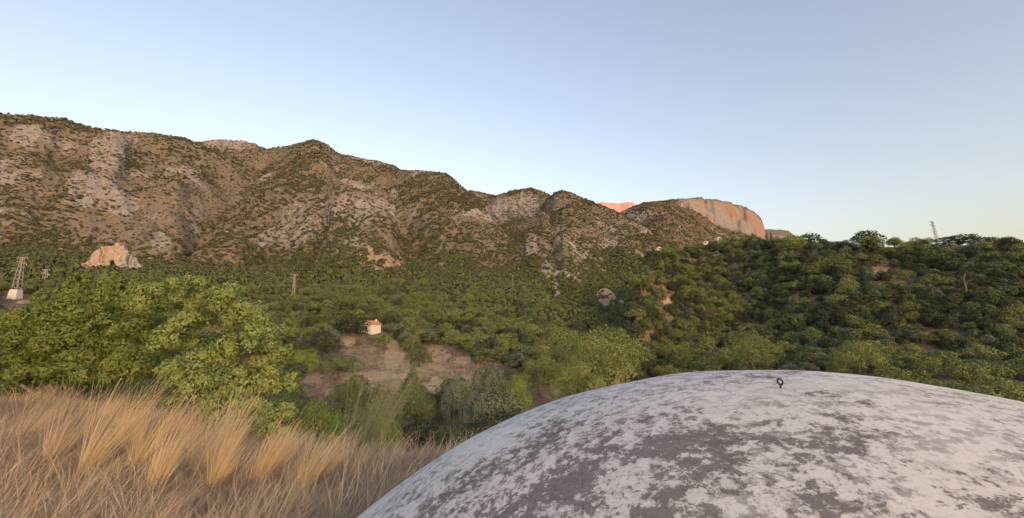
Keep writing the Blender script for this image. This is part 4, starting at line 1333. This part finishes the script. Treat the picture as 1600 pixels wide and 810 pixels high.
A, B = scatter_cells(.95, 24, 175, 40)
dd_ = gm(dirt, A, B); oo = gm(owner, A, B); pa, pb = project(A, B, gz(A, B))
pr = np.where((oo == 0) | (oo == im), .22 + .5 * ss(.12, .4, dd_) - .75 * ss(.62, .95, dd_), 0) * (pa > 380) * (pa < 1000) * (pb < 720) * (gm(SEEN, A, B) > -1.2 / np.hypot(A, B))
ks = rng.random(len(A)) < pr
A, B = A[ks], B[ks]
u = rng.random(len(A)); S = rng.uniform(.9, 2.2, len(A))
lowp = [scrub_mesh(950)]
lowp[0].materials[0] = M['olive']
stuff('valley_dry_grass', gp + lowp, np.stack([A, B, gz(A, B) - .03], -1), rng.uniform(0, 6.28, len(A)), np.where(u > .9, S * .32, S), np.where(u > .9, len(gp), rng.integers(0, 11, len(A))),
      'tufts of dry grass and low green growth over the valley terraces')
TUSS = [(75, 738, 652, 44), (128, 752, 640, 40), (188, 715, 640, 40), (236, 778, 686, 36), (300, 742, 655, 52), (345, 722, 648, 48), (398, 758, 680, 46), (468, 772, 702, 46), (160, 668, 628, 34), (262, 692, 640, 44), (205, 745, 668, 40),
        (30, 700, 645, 36), (330, 770, 700, 30), (500, 752, 706, 30), (430, 742, 690, 26)]
tuss = []
for i, (px, pyb, pyt, wp) in enumerate(TUSS):
    r = np.random.default_rng(600 + i)
    dz_ = ray(px, pyb)[2]
    D = GZ / float(dz_)
    x, y, z = at_ground(px, D)
    h = (pyb - pyt) / F * D * 1.08
    e = empty('grass_tussock', (x, y, z - .02))
    wm = wp / F * D
    v, f = blades(150, h, wm * .24, 0, .0058, r, .45, 5, (.26 + r.uniform(-.06, .1), .04), .24, .19)
    link('blades', mesh_np('blades', v, f, [M['gold'] if i not in (0, 4, 8, 11) else M['straw']]), e)
    v, f = blades(90, h * .35, wm * .38, 0, .0045, r, .8, 3, (.1, 0), .3, .8)
    link('dead_base', mesh_np('dead_base', v, f, [M['thatch']]), e)
    adj = ['pale straw', 'golden'][i not in (0, 4, 8, 11)]
    tuss.append((math.hypot(x - DC[0], y - DC[1]), e, adj, ['short', 'tall'][h > .95]))

for k, (_, e, adj, hh) in enumerate(sorted(tuss, key=lambda q_: q_[0])):
    tag(e, f'{hh} {adj} grass tussock bent by the wind, {ORD[k]} nearest to the dome', 'tussock', 'tussocks bent by the wind')

# feathery plumes at the foot of the bank
for (px, pyb, pyt, D, nb, lab, lean) in ((556, 725, 606, 14.5, 260, 'tall feathery grey-green broom beside the dark shrubby oak', .28), (535, 712, 632, 15.5, 110, 'smaller feathery broom behind the tall grey-green broom', .12)):
    x, y, z = at_ground(px, D)
    h = P(px, pyt, D)[2] - z
    r = np.random.default_rng(px)
    e = empty('broom_bush', (x, y, z - .03))
    v, f = blades(nb, h, .20, 0, .007, r, .35, 6, (lean, 0), .28, .11)
    link('stalks', mesh_np('stalks', v, f, [M['plume']]), e)
    tips = v.reshape(nb, -1, 3)
    rows = tips[:, 6:, :].reshape(-1, 3)
    sel = rows[r.integers(0, len(rows), nb * 16)] + r.normal(0, .045, (nb * 16, 3))
    lv, lf = leaf_quads(sel, np.tile([0, 0, 1.0], (len(sel), 1)), .035, .16, 1.0, r)
    link('sprays', mesh_np('sprays', lv, lf, [M['plume']]), e)
    tag(e, lab, 'shrub')
x, y, z = hit(1513, 472, 60)
e = empty('dead_tree', (x, y, z))
hh = P(1513, 428, y)[2] - z
link('trunk', MB().tube([(0, 0, -.4), (.1, 0, hh * .45), (-.15, .1, hh * .75), (.35, .1, hh)], [.28, .22, .17, .06], 8).mesh('trunk', M['pale_bark'], True), e)
for q0, q1 in (((-.1, 0, hh * .7), (-1.3, .2, hh * .95)), ((0, .05, hh * .82), (1.3, .3, hh * 1.05)), ((.05, 0, hh * .55), (1.0, -.4, hh * .75))):
    link('branch', MB().tube([q0, ((q0[0] + q1[0]) / 2, (q0[1] + q1[1]) / 2, (q0[2] + q1[2]) / 2 - .1), q1], [.10, .07, .02], 6).mesh('branch', M['pale_bark'], True), e)
tag(e, 'pale bare leaning tree trunk among the dark oaks of the hillside', 'tree')
print("done")
